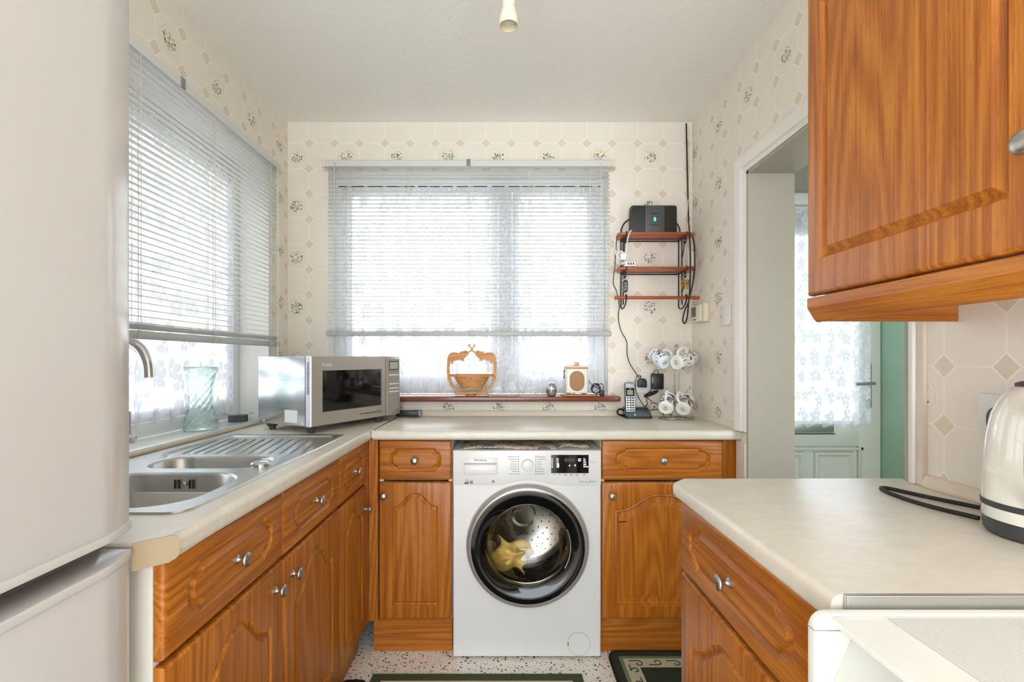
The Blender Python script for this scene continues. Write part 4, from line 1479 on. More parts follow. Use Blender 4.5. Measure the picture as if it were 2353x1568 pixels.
    for j in range(n + 1):
        row = []
        for i in range(n + 1):
            u, v = i / n - 0.5, j / n - 0.5
            hgt = 0.035 * math.exp(-(u * u + v * v) * 4) + 0.022 * math.sin(9 * u + 3 * v) * math.cos(7 * v - 2 * u) + 0.012 * math.sin(17 * v + 5 * u)
            row.append(bm.verts.new((u * 0.155 + 0.02 * math.sin(6 * v), -hgt, v * 0.12 + 0.015 * math.sin(7 * u))))
        g.append(row)
    for j in range(n):
        for i in range(n):
            bm.faces.new((g[j][i], g[j][i + 1], g[j + 1][i + 1], g[j + 1][i]))
    cl = obj('washing_cloth', bm, plain('yellow_duster', '#e8c266', 0.85, var=0.15, scale=18), None, angle=180)
    md = cl.modifiers.new('cloth_thickness', 'SOLIDIFY'); md.thickness = 0.003
    cl.location = (x0 + cx - 0.065, yf + 0.135, cz - 0.098)
    cl.rotation_euler = (R(-20), R(18), R(10))
    tag(cl, 'yellow cloth lying inside the washing machine drum', 'cloth')
    m, nt, out = new_mat('newsprint')
    tc = nd(nt, 'TexCoord')
    v = nd(nt, 'VectorMath', {0: tc.outputs['Object'], 1: (110.0, 420.0, 1.0)}, operation='MULTIPLY').outputs[0]
    a = nd(nt, 'TexNoise', {'Vector': v, 'Scale': 1.0, 'Detail': 1.0}).outputs[0]
    b = nd(nt, 'TexNoise', {'Vector': tc.outputs['Object'], 'Scale': 11.0, 'Detail': 1.0}).outputs[0]
    k = mth(nt, 'MULTIPLY', mth(nt, 'GREATER_THAN', a, 0.52), mth(nt, 'GREATER_THAN', b, 0.42))
    ph = mth(nt, 'GREATER_THAN', b, 0.58)
    c = mixc(nt, mth(nt, 'MULTIPLY', k, 0.8), lin('#d8c6ae'), lin('#4a463f'))
    c = mixc(nt, mth(nt, 'MULTIPLY', ph, 0.75), c, lin('#3c4a58'))
    pbr(nt, out, Base_Color=c, Roughness=0.8)
    for lab, xa, xb, ya, zz, rz in (('folded newspaper lying on top of the washing machine', 0.03, 0.42, 0.012, 0.849, 0.0), ('second newspaper at the right on top of the washing machine', 0.435, 0.56, 0.05, 0.8485, 0.0)):
        bm = BM()
        n = 20
        top = []
        for j in range(5):
            row = []
            for i in range(n + 1):
                u = i / n
                row.append(bm.verts.new(((xb - xa) * (u - 0.5), j * 0.085, 0.006 * math.sin(PI * u) * (1 - j * 0.15) + 0.003 * math.sin(7 * u))))
            top.append(row)
        for j in range(4):
            for i in range(n):
                bm.faces.new((top[j][i], top[j][i + 1], top[j + 1][i + 1], top[j + 1][i]))
        np_ = obj('newspaper', bm, m, None)
        md = np_.modifiers.new('fold_thickness', 'SOLIDIFY'); md.thickness = 0.003; md.offset = 1
        np_.location = (x0 + (xa + xb) / 2, yf + ya, zz)
        np_.rotation_euler = (0, 0, rz)
        tag(np_, lab, 'newspaper', 'papers on the washing machine')
    return t


washer()

# ============================================================ COOKER
def cooker():
    # far side at y=0.565, front faces -x; local frame: x towards the camera (-y world), faces -y -> world -x
    t = thing('cooker', 'white cooker with ribbed glass lid in the lower right corner', 'cooker', (0.40, 0.566, 0), R(-90))
    CK = plain('cooker_enamel', '#e6e8e2', 0.25, var=0.02)
    L, D = 0.60, 0.53
    obj('body', bx(0.004, L - 0.004, 0.02, D, 0.02, 0.875, 0.004), CK, t)
    # end cheeks with a rounded top corner
    for x0 in (0.0, L - 0.012):
        prof = [(-0.040, 0.70), (-0.040, 0.900)]
        for k in range(7):
            a = R(180 - 15 * k)
            prof.append((-0.022 + 0.018 * math.cos(a), 0.900 + 0.018 * math.sin(a)))
        prof += [(D, 0.918), (D, 0.70)]
        bm = BM()
        prism(bm, prof[::-1], x0, x0 + 0.012, 'yz', 0.001)
        ck = obj('end_cheek', bm, CK, t)
        obj('cheek_seam', bx(x0 - 0.0003, x0 + 0.0123, -0.0403, 0.02, 0.8988, 0.8998), GPLAST, ck, smooth=False)
    # sloping control fascia
    bm = BM()
    prism(bm, [(0.003, 0.892), (0.02, 0.892), (0.02, 0.74), (-0.036, 0.74), (-0.034, 0.80)], 0.012, L - 0.012, 'yz', 0.001)
    fa = obj('control_fascia', bm, CK, t)
    for k in range(5):
        xx = 0.09 + k * 0.105
        obj('control_knob', lathe(BM(), [(0.021, 0), (0.021, 0.004), (0.017, 0.006), (0.015, 0.022), (0.012, 0.024), (0, 0.024)], 24, (xx, -0.019, 0.835), (0, -0.93, 0.37)), WPLAST, fa)
    # glass lid: plain border round a ribbed field
    ld = obj('lid', bx(0.013, L - 0.013, -0.024, D - 0.02, 0.9105, 0.9165, 0.0008), plain('lid_white', '#efefea', 0.12, var=0.02), t, smooth=False)
    bm = BM()
    y0, y1, xa, xb = 0.040, D - 0.08, 0.018, L - 0.07
    n = 130
    vs0, vs1 = [], []
    for i in range(n + 1):
        y = y0 + (y1 - y0) * i / n
        z = 0.9168 + (0.0006 if i % 2 else 0)
        vs0.append(bm.verts.new((xa, y, z))); vs1.append(bm.verts.new((xb, y, z)))
    for i in range(n):
        bm.faces.new((vs0[i], vs0[i + 1], vs1[i + 1], vs1[i]))
    obj('ribbed_field', bm, plain('ribbed_glass', '#d9dbd6', 0.2, var=0.03), ld, smooth=False, recalc=False)
    obj('rear_trim', bx(-0.003, 0.0, -0.0, D, 0.895, 0.9155, 0.0005), plain('stained_trim', '#d8dbd2', 0.4, var=0.25, scale=40), t, smooth=False)
    obj('oven_door', bx(0.02, L - 0.02, -0.035, 0.018, 0.12, 0.72, 0.006), CK, t)
    obj('door_handle', tube(BM(), [(0.06, -0.036, 0.69), (0.06, -0.066, 0.69), (L - 0.06, -0.066, 0.69), (L - 0.06, -0.036, 0.69)], 0.008, 10), WPLAST, t)
    obj('kick_plate', bx(0.03, L - 0.03, -0.01, 0.018, 0.0, 0.11), CK, t, smooth=False)
    return t


cooker()

# ============================================================ KETTLE, LEAD, SOCKET
def kettle():
    t = thing('kettle', 'cream domed kettle with dark bands at the right edge', 'kettle', (0.862, 0.757, WT), R(-66))
    KC = plain('kettle_cream', '#efece2', 0.10, var=0.02, coat=0.5)
    obj('power_base', lathe(BM(), [(0, 0.0), (0.068, 0.0), (0.073, 0.006), (0.075, 0.022), (0.072, 0.026), (0, 0.026)], 48), DGREY, t)
    obj('body', lathe(BM(), [(0.074, 0.027), (0.0755, 0.030), (0.0755, 0.075), (0.074, 0.11), (0.070, 0.16), (0.064, 0.195), (0.054, 0.222), (0.042, 0.238), (0.034, 0.242), (0, 0.242)], 56), KC, t, angle=60)
    obj('band', lathe(BM(), [(0.0757, 0.046), (0.0765, 0.047), (0.0765, 0.055), (0.0757, 0.056)], 56), DGREY, t)
    obj('lid', lathe(BM(), [(0.036, 0.2415), (0.036, 0.246), (0.030, 0.249), (0.010, 0.251), (0.008, 0.262), (0.012, 0.268), (0, 0.271)], 36), DGREY, t)
    pts = [(0.02, -0.062, 0.20), (0.022, -0.090, 0.225), (0.023, -0.112, 0.205), (0.022, -0.115, 0.15), (0.02, -0.105, 0.09), (0.017, -0.072, 0.06)]
    obj('handle', tube(BM(), smooth_path(pts, 6), 0.010, 12), DGREY, t)
    obj('spout', lathe(BM(), [(0.020, 0.0), (0.014, 0.022), (0.0, 0.022)], 20, (-0.02, 0.058, 0.205), (-0.25, 0.8, 0.45), sx=0.8), KC, t)
    return t


kettle()
bm = BM()
z = WT + 0.0042
pts = [(0.800, 0.835, z), (0.79, 0.90, z), (0.80, 0.985, z), (0.82, 1.03, z), (0.845, 1.06, z), (0.86, 1.09, z), (0.872, 1.085, z), (0.885, 1.05, z), (0.895, 0.98, z), (0.897, 0.93, z), (0.905, 0.88, z + 0.004), (0.922, 0.865, z + 0.03), (0.930, 0.862, z + 0.09), (0.929, 0.862, z + 0.16)]
pts = [at(2240, 1130, 0)] and [(0.838, 0.842, z), (0.830, 0.862, z), (0.822, 0.880, z), (0.812, 0.908, z), (0.806, 0.945, z), (0.806, 0.985, z), (0.812, 1.02, z), (0.822, 1.040, z), (0.836, 1.035, z), (0.850, 1.00, z), (0.868, 0.96, z), (0.888, 0.925, z), (0.905, 0.897, z), (0.922, 0.875, z + 0.006), (0.931, 0.868, z + 0.05), (0.931, 0.868, z + 0.13)]
kl = obj('kettle_lead', tube(BM(), smooth_path(pts, 8), 0.004, 10), RUBBER, None)
tag(kl, 'black kettle lead looped on the right-hand worktop', 'lead')


def socket(label, loc, rotz, w, nplug=2):
    """plate lies in the local xz plane, faces -y"""
    t = thing('wall_socket', label, 'socket', loc, rotz)
    obj('plate', bx(-w / 2, w / 2, -0.008, 0, -0.043, 0.043, 0.003), WPLAST, t)
    for k in range(nplug):
        xx = (k - (nplug - 1) / 2) * 0.062
        obj('switch_rocker', bx(xx - 0.006, xx + 0.006, -0.011, -0.007, 0.020, 0.036, 0.001), WPLAST, t)
        bm = BM()
        box(bm, xx - 0.002, xx + 0.002, -0.0086, -0.007, 0.004, 0.012)
        box(bm, xx - 0.012, xx - 0.006, -0.0086, -0.007, -0.014, -0.010); box(bm, xx + 0.006, xx + 0.012, -0.0086, -0.007, -0.014, -0.010)
        obj('pin_holes', bm, BPLAST, t, smooth=False)
    return t


socket('white wall socket behind the kettle holding a grey plug', (XR - 0.0005, 0.872, 1.105), R(-90), 0.146)
bm = BM()
prism(bm, rrect(0, 0, 0.052, 0.056, 0.022, 6), 0.0, 0.026, 'xy', 0.004)
pl = obj('mains_plug', bm, plain('plum_grey_plug', '#4c474c', 0.4, var=0.08), None)
pl.location = (XR - 0.0085, 0.880, 1.100); pl.rotation_euler = (R(90), 0, R(-90))
tag(pl, 'dark grey plug in the socket behind the kettle', 'plug', 'mains plugs')

# ============================================================ THINGS ON THE SINK LEDGE
def vase():
    t = thing('glass_vase', 'waisted green-tinted glass vase with spiral cuts on the ledge', 'vase', (-1.147, 1.80, WLZ0 + 0.0022))
    m, nt, out = new_mat('green_tinted_glass')
    lw = nd(nt, 'LayerWeight', {'Blend': 0.35})
    tr = nd(nt, 'BsdfTransparent', {'Color': (0.93, 0.985, 0.97, 1)})
    gl = nd(nt, 'BsdfGlass', {'Color': (0.95, 0.99, 0.98, 1), 'Roughness': 0.02, 'IOR': 1.35})
    mx = nd(nt, 'MixShader', {0: mth(nt, 'MULTIPLY_ADD', lw.outputs['Facing'], 0.4, 0.6, clamp=True), 1: tr.outputs[0], 2: gl.outputs[0]})
    nt.links.new(mx.outputs[0], out.inputs[0])
    prof = [(0.056, 0.0), (0.0595, 0.006), (0.058, 0.02), (0.050, 0.05), (0.0415, 0.09), (0.0385, 0.125), (0.041, 0.165), (0.049, 0.205), (0.0555, 0.228), (0.0575, 0.240)]
    seg, nh = 72, 60
    def rad(h):
        for (r0, h0), (r1, h1) in zip(prof[:-1], prof[1:]):
            if h0 <= h <= h1:
                k = (h - h0) / (h1 - h0)
                k = k * k * (3 - 2 * k) * 0.4 + k * 0.6
                return r0 + (r1 - r0) * k
        return prof[-1][0]
    bm = BM()
    rows = []
    for j in range(nh + 1):
        h = 0.24 * j / nh
        amp = 0.0030 * min(1, max(0, (h - 0.012) / 0.03)) * min(1, max(0, (0.222 - h) / 0.02))
        rows.append([bm.verts.new(((rad(h) + amp * math.sin(11 * a - h * 210)) * math.cos(a), (rad(h) + amp * math.sin(11 * a - h * 210)) * math.sin(a), h)) for a in [2 * PI * i / seg for i in range(seg)]])
    for j in range(nh, 4, -5):
        h = 0.24 * j / nh
        rows.append([bm.verts.new(((rad(h) - 0.004) * math.cos(a), (rad(h) - 0.004) * math.sin(a), max(h, 0.014))) for a in [2 * PI * i / seg for i in range(seg)]])
    loops_bridge(bm, rows)
    bm.faces.new(rows[0][::-1]); bm.faces.new(rows[-1])
    obj('body', bm, m, t, angle=80)
    return t


vase()


def sink_plug():
    t = thing('ribbed_pot_lid', 'dark ribbed round cap under a clear saucer on the ledge', 'cap', (-1.150, 2.055, WLZ0 + 0.0022))
    bm = BM()
    n = 48
    lo = []
    for z, k in ((0, 1), (0.028, 1)):
        lo.append([bm.verts.new(((0.036 + 0.0016 * (i % 2)) * math.cos(2 * PI * i / n), (0.036 + 0.0016 * (i % 2)) * math.sin(2 * PI * i / n), z)) for i in range(n)])
    loops_bridge(bm, lo); bm.faces.new(lo[0]); bm.faces.new(lo[1])
    obj('cap', bm, plain('slate_plastic', '#54585f', 0.5), t, angle=10)
    obj('saucer', lathe(BM(), [(0, 0.0285), (0.045, 0.029), (0.060, 0.033), (0.062, 0.035), (0.045, 0.0315), (0, 0.031)], 40), thin_glass('saucer_glass', (0.85, 0.93, 0.95), 0.15), t)
    return t


sink_plug()
t = thing('scales_box', 'small black and grey box beside the microwave', 'box', (-0.475, 2.318, WT), R(2))
obj('case', bx(-0.055, 0.055, 0, 0.05, 0.006, 0.033, 0.004), BPLAST, t)
obj('end_piece', bx(0.050, 0.066, 0.001, 0.049, 0.005, 0.034, 0.004), GPLAST, t)
obj('base_strip', bx(-0.05, 0.06, 0.004, 0.046, 0.0, 0.006), DGREY, t, smooth=False)

# ============================================================ THINGS ON THE WINDOW SILL
SZ = 1.0342


def basket():
    t = thing('folding_basket', 'carved wooden folding basket with two elephants meeting trunks', 'basket', (at(1084, 900, 2.365).x, 2.365, SZ))
    k = 1 / 4.057 * 2.365 / FPX        # zoomed drawing units to metres
    def P(pts): return [((x - 745) * k, (705 - y) * k) for x, y in pts]
    ele = P([(516, 378), (519, 350), (532, 318), (552, 302), (585, 299), (615, 304), (634, 306), (629, 291), (652, 293), (676, 284), (696, 283), (712, 291), (724, 289), (735, 276),
             (742, 266), (727, 258), (711, 248), (710, 236), (720, 224), (731, 222), (734, 229), (724, 240), (736, 250), (752, 258), (760, 268), (752, 282), (738, 297), (724, 303), (716, 312), (719, 324), (700, 336), (684, 352), (671, 358),
             (675, 371), (674, 384), (662, 384), (657, 372), (650, 381), (637, 380), (634, 366), (612, 378), (578, 380), (572, 398), (564, 410), (555, 408), (553, 392), (543, 391), (530, 395), (522, 400)])
    bm = BM(); prism(bm, ele, -0.006, 0.006, 'xz')
    e1 = obj('elephant', bm, LIGHTWOOD, t, smooth=False)
    bm = BM(); prism(bm, [(-x, z) for x, z in ele][::-1], -0.0055, 0.0065, 'xz')
    e2 = obj('elephant', bm, LIGHTWOOD, t, smooth=False)
    for e, s in ((e1, 1), (e2, -1)):
        ex = -(745 - 688) * k * s
        obj('eye', lathe(BM(), [(0, 0.001), (0.0022, 0.0008), (0.0026, 0)], 10, (ex, -0.006, (705 - 299) * k), (0, -1, 0)), INK, e)
        obj('tusk', tube(BM(), [(ex + s * 0.006, -0.005, (705 - 318) * k), (ex + s * 0.014, -0.008, (705 - 322) * k)], [0.0016, 0.0005], 6), WPLAST, e)
    # curved legs and base
    outer = [(516, 385), (513, 440), (514, 500), (522, 555), (545, 605), (585, 648), (600, 660)]
    inner = [(640, 662), (612, 645), (578, 610), (555, 565), (542, 500), (540, 440), (545, 388)]
    for s in (1, -1):
        poly = P(outer + inner)
        poly = [(x * s, z) for x, z in poly]
        if s < 0: poly = poly[::-1]
        bm = BM(); prism(bm, poly[::-1], -0.0065, 0.0065, 'xz')
        obj('side_arm', bm, LIGHTWOOD, t, smooth=False)
        poly = [(x * s, z) for x, z in P([(583, 678), (592, 660), (612, 652), (640, 658), (655, 668), (745, 664), (745, 690), (660, 690), (640, 696), (600, 697), (586, 690)])]
        if s < 0: poly = poly[::-1]
        bm = BM(); prism(bm, poly[::-1], -0.011, 0.011, 'xz')
        f = obj('foot', bm, LIGHTWOOD, t, smooth=False)
        for sy in (-1, 1):
            obj('foot_pad', bx(min(s * 0.026, s * 0.036), max(s * 0.026, s * 0.036), sy * 0.03 - 0.006, sy * 0.03 + 0.006, 0.0, 0.012), LIGHTWOOD, f, smooth=False)
    obj('foot_bridge', bx(-0.034, 0.034, -0.034, 0.034, 0.0005, 0.006, 0.002), LIGHTWOOD, t)
    obj('hinge_block', bx(-0.006, 0.006, -0.012, 0.012, 0.004, 0.012, 0.001), LIGHTWOOD, t)
    # spiral-cut bowl: a stack of oval rings
    n = 9
    for i in range(n):
        f = i / (n - 1)
        z = (705 - 636) * k + f * (636 - 525) * k
        rx = (104 + (172 - 104) * f) * k
        if i == n - 1: rx = 206 * k
        ry = rx * 0.66
        th = 0.011 if i == n - 1 else 0.0064
        bm = BM()
        lathe(bm, [(1.0 - 0.0075 / rx, z), (1.0, z), (1.0, z + th), (1.0 - 0.0075 / rx, z + th)], 44, (0, 0, 0), (0, 0, 1), rx, ry, close=True)
        obj('bowl_ring', bm, LIGHTWOOD, t, angle=30)
    bm = lathe(BM(), [(0, (705 - 640) * k), (1.0, (705 - 640) * k), (1.0, (705 - 630) * k), (0, (705 - 630) * k)], 40, (0, 0, 0), (0, 0, 1), 103 * k, 68 * k)
    obj('bowl_base', bm, LIGHTWOOD, t, angle=30)
    obj('pivot_peg', lathe(BM(), [(0, 0.004), (0.003, 0.003), (0.003, 0)], 10, (0, -206 * k * 0.66 - 0.0005, (705 - 540) * k), (0, -1, 0)), INK, t)
    return t


basket()
t = thing('egg_timer', 'brushed steel egg-shaped kitchen timer on the sill', 'timer', (at(1267, 900, 2.345).x, 2.345, SZ))
pr = [(0.012, 0.0), (0.018, 0.003), (0.0235, 0.012), (0.0262, 0.024), (0.0265, 0.0262)]
obj('lower_half', lathe(BM(), [(0, 0)] + pr + [(0.0258, 0.0268), (0, 0.0268)], 36), STEEL_S, t, angle=50)
obj('upper_half', lathe(BM(), [(0, 0.0274), (0.0258, 0.0274), (0.0264, 0.028), (0.0262, 0.036), (0.0235, 0.049), (0.018, 0.060), (0.010, 0.0665), (0, 0.068)], 36), STEEL_S, t, angle=50)
marks = BM()
for i in range(24):
    a = 2 * PI * i / 24
    box(marks, 0.0266 * math.cos(a) - 0.0005, 0.0266 * math.cos(a) + 0.0005, 0.0266 * math.sin(a) - 0.0005, 0.0266 * math.sin(a) + 0.0005, 0.020, 0.0235)
obj('minute_marks', marks, INK, t, smooth=False)['kind'] = 'stuff'

bm = BM(); prism(bm, rrect(0, 0, 0.185, 0.075, 0.035, 6), 0, 0.007, 'xy', 0.0025)
cb = obj('cork_mat', bm, plain('cork', '#c8975f', 0.8, var=0.35, scale=60), None)
cb.location = (at(1330, 905, 2.358).x, 2.366, SZ)
tag(cb, 'oval cork mat under the small cream radio', 'mat')


def radio():
    t = thing('small_radio', 'small cream radio with oval tan speaker on the sill', 'radio', (at(1326, 900, 2.352).x, 2.352, SZ + 0.0072))
    C = plain('radio_cream', '#e9e4d8', 0.4, var=0.03)
    w, d, h = 0.054, 0.042, 0.142
    for sx in (-1, 1):
        obj('foot', bx(sx * 0.038 - 0.01, sx * 0.038 + 0.01, 0.005, 0.07, 0.0, 0.005), DGREY, t)
    obj('case', bx(-w, w, 0, 2 * d - 0.004, 0.004, h, 0.008, 3), C, t)
    g = BM(); prism(g, rrect(0, 0.066, 0.068, 0.094, 0.034, 10), -0.0016, 0.003, 'xz', 0.0006)
    obj('speaker_grille', g, plain('tan_grille', '#b38a5e', 0.7, var=0.25, scale=400, bump=0.6), t)
    obj('grille_rim', lathe(BM(), [(1, 0)], 4) if False else prism(BM(), rrect(0, 0.066, 0.073, 0.099, 0.0365, 10), -0.0006, 0.002, 'xz', 0.0004), plain('tan_rim', '#8e6a45', 0.5), t)
    obj('wood_band', bx(-w - 0.001, w + 0.001, -0.001, 2 * d - 0.003, h - 0.016, h - 0.008, 0.001), LIGHTWOOD, t)
    obj('clear_lid', bx(-w + 0.002, w - 0.002, 0.002, 2 * d - 0.008, h, h + 0.014, 0.002), thin_glass('lid_clear', (0.95, 0.95, 0.96), 0.1), t)
    obj('top_knob', lathe(BM(), [(0, 0.017), (0.012, 0.016), (0.013, 0.004), (0.013, 0)], 20, (0, 0.02, h)), LIGHTWOOD, t)
    obj('carry_strap', tube(BM(), smooth_path([(-w - 0.002, 0.04, h - 0.02), (-w - 0.006, 0.035, h - 0.04), (-w - 0.005, 0.03, h - 0.065)], 5), 0.003, 6), DGREY, t)
    return t


radio()
rnd = random.Random(4)
t = thing('charger_cable', 'tangled black charger cable and plug beside the radio', 'cable', (at(1372, 900, 2.36).x, 2.365, SZ))
pts = []
for i in range(30):
    a = i * 0.75
    r_ = 0.022 + 0.004 * math.sin(i * 1.7)
    pts.append((-0.006 + r_ * math.cos(a) * 0.9, 0.01 * math.sin(a * 0.5 + 1) - 0.005, 0.034 + r_ * 1.1 * math.sin(a)))
pts = [(-0.032, 0.02, 0.075), (-0.03, 0.015, 0.06)] + pts + [(0.02, 0.0, 0.06), (0.033, 0.0, 0.045), (0.030, 0, 0.03)]
obj('lead', tube(BM(), smooth_path(pts, 4), 0.0019, 6), RUBBER, t)
obj('plug', bx(0.012, 0.036, -0.012, 0.016, 0.0005, 0.028, 0.004), BPLAST, t)

# ============================================================ PHONE, PLUGS, MUG TREE
def phone():
    t = thing('cordless_phone', 'grey cordless phone upright in its answering base', 'phone', (at(1466, 950, 2.30).x, 2.285, WT), R(-4))
    SL = plain('phone_grey', '#5c6468', 0.35, var=0.05)
    SV = plain('phone_silver', '#c3c6c8', 0.3, 0.4, var=0.04)
    bm = BM(); prism(bm, rrect(0, 0.045, 0.130, 0.095, 0.018, 5), 0.0, 0.012, 'xy', 0.003)
    obj('base_foot', bm, BPLAST, t)
    bm = BM()
    prism(bm, [(0.0, 0.012), (0.092, 0.012), (0.092, 0.048), (0.030, 0.034), (0.004, 0.018)], -0.062, 0.062, 'yz', 0.004)
    b = obj('base', bm, SL, t)
    def on_slope(x, s):
        y = 0.030 + s * 0.062; z = 0.034 + s * 0.014
        return x, y, z
    for r_ in range(2):
        for c_ in range(3):
            x, y, z = on_slope(0.004 + c_ * 0.020, 0.20 + 0.40 * r_)
            obj('base_button', bx(x - 0.007, x + 0.007, y - 0.007, y + 0.007, z + 0.0003, z + 0.0045, 0.001), BPLAST, b)
    obj('charge_light', lathe(BM(), [(0, 0.0015), (0.0018, 0.001), (0.002, 0)], 10, (-0.018, 0.002, 0.0185), (0, -0.8, 0.6)), plain('blue_light', '#9fe0ff', 0.3, emit='#8fdcff', estr=2.0), b)
    # handset leaning back
    h = obj('handset', bx(-0.0245, 0.0245, -0.013, 0.013, 0, 0.152, 0.009, 3), SL, t)
    h.location = (-0.036, 0.022, 0.022); h.rotation_euler = (R(-12), 0, R(0))
    obj('handset_face', bx(-0.0205, 0.0205, -0.0142, -0.012, 0.008, 0.146, 0.0008), SV, h)
    obj('earpiece', lathe(BM(), [(0, 0.0012), (0.006, 0.001), (0.0072, 0)], 18, (0, -0.0142, 0.136), (0, -1, 0), sx=1.1), SV, h)
    sb = obj('screen_bezel', bx(-0.0195, 0.0195, -0.0150, -0.014, 0.082, 0.123, 0.0003), BGLOSS, h, smooth=False)
    obj('screen', bx(-0.014, 0.014, -0.0154, -0.0148, 0.088, 0.113), plain('phone_lcd', '#8d9a86', 0.2), sb, smooth=False)
    obj('bezel_marks', box(bx(-0.005, -0.001, -0.0154, -0.0148, 0.117, 0.1195), 0.002, 0.005, -0.0154, -0.0148, 0.117, 0.1195), INKW, sb, smooth=False)
    for r_ in range(6):
        for c_ in range(3):
            x = (c_ - 1) * 0.0128
            z = 0.074 - r_ * 0.0118
            obj('key', bx(x - 0.0048, x + 0.0048, -0.0158, -0.0138, z - 0.0038, z + 0.0038, 0.001), BPLAST, h)
    pts = [(-0.058, 0.06, 0.012), (-0.075, 0.05, 0.010), (-0.092, 0.035, 0.018), (-0.097, 0.03, 0.030), (-0.088, 0.035, 0.040), (-0.074, 0.045, 0.040), (-0.062, 0.055, 0.034)]
    obj('coiled_lead', tube(BM(), smooth_path(pts, 6), 0.0048, 8), RUBBER, t)
    return t


phone()
sc = at(1491, 884, 2.4095)
socket('white double socket on back wall behind the phone', (sc.x, 2.4095, sc.z), 0, 0.146)
p1 = at(1473, 879, 2.40)
bm = BM()
prism(bm, [(-0.019, -0.024), (0.019, -0.024), (0.021, -0.018), (0.021, 0.008), (0.012, 0.020), (-0.012, 0.020), (-0.021, 0.008), (-0.021, -0.018)], -0.034, 0.0, 'xz', 0.003)
q = tag(obj('mains_plug', bm, BPLAST, None), 'black three-pin plug in the left half of the double socket', 'plug', 'mains plugs')
q.location = (p1.x, 2.4012, p1.z)
p2 = at(1508, 877, 2.39)
t = thing('power_adapter', 'black block power adapter in the right half of the double socket', 'adapter', (p2.x, 2.4010, p2.z))
obj('block', bx(-0.026, 0.026, -0.050, 0, -0.038, 0.040, 0.004), BPLAST, t)
obj('label', bx(-0.0266, -0.024, -0.046, -0.012, -0.008, 0.024), plain('label_grey', '#b9bcc0', 0.5), t, smooth=False)


def cable(name, label, pts, r=0.0022, mat=None, n=6, group='loose cables on the back wall'):
    o = obj(name, tube(BM(), smooth_path(pts, n), r, 6), mat or RUBBER, None)
    return tag(o, label, 'cable', group)


W1 = 2.404
pxs = lambda lst, y=W1: [tuple(at(a, b, (c[0] if c else y))) for a, b, *c in lst]
cable('router_lead', 'thin black lead wandering down the wall to the phone socket', pxs([(1424, 541), (1417, 553), (1415, 580), (1413, 610), (1409, 650), (1416, 668), (1423, 700), (1421, 730), (1427, 760), (1440, 785), (1441, 813), (1447, 835), (1463, 861, 2.39), (1468, 868, 2.372), (1474, 864, 2.370)]), 0.0020)
cable('plug_lead', 'black lead drooping from the left plug to the phone base', pxs([(1473, 872, 2.366), (1470, 863, 2.366), (1463, 866, 2.366), (1460, 885, 2.366), (1463, 905, 2.368), (1472, 922, 2.37), (1480, 934, 2.385)]), 0.0020)
cable('adapter_lead', 'black lead arching from the block adapter to the phone', pxs([(1513, 861, 2.342), (1511, 851, 2.342), (1504, 853, 2.342), (1497, 870, 2.342), (1496, 895, 2.345), (1489, 905, 2.36), (1486, 918, 2.37), (1487, 930, 2.38), (1478, 936, 2.384)]), 0.0020)
t = thing('bundled_cable', 'bundle of folded black cable hanging below the double socket', 'cable', tuple(at(1496, 906, 2.36)), 0, 'loose cables on the back wall')
bm = BM()
for k in range(4):
    tube(bm, smooth_path([(-0.034, 0.002 * k, -0.014 + 0.002 * k), (-0.01, 0.003 * k, -0.004 + 0.003 * k), (0.03, 0.002 * k, 0.011 + 0.002 * k), (0.034, 0, 0.012), (0.012, -0.003, 0.001 - 0.001 * k), (-0.03, 0.0, -0.017)], 5), 0.0021, 6)
obj('strands', bm, RUBBER, t)
obj('tie', tube(BM(), [(-0.006, 0.003, -0.012), (-0.010, 0.004, 0.008)], 0.005, 8), BPLAST, t)
cable('slack_lead', 'black lead lying behind the mugs on the worktop', [(at(1493, 936, 2.37).x, 2.37, WT + 0.03), (at(1512, 931, 2.37).x, 2.37, WT + 0.036), (at(1530, 938, 2.37).x, 2.365, WT + 0.02), (at(1545, 955, 2.36).x, 2.36, WT + 0.003), (at(1530, 957, 2.36).x, 2.35, WT + 0.003), (at(1516, 957, 2.36).x, 2.34, WT + 0.003)], 0.0022)
cable('front_lead', 'black lead crossing from the cable bundle to the mug tree', [tuple(at(1488, 914, 2.36)), tuple(at(1500, 925, 2.36)), tuple(at(1514, 932, 2.37)), (at(1525, 940, 2.38).x, 2.38, WT + 0.006)], 0.0020)


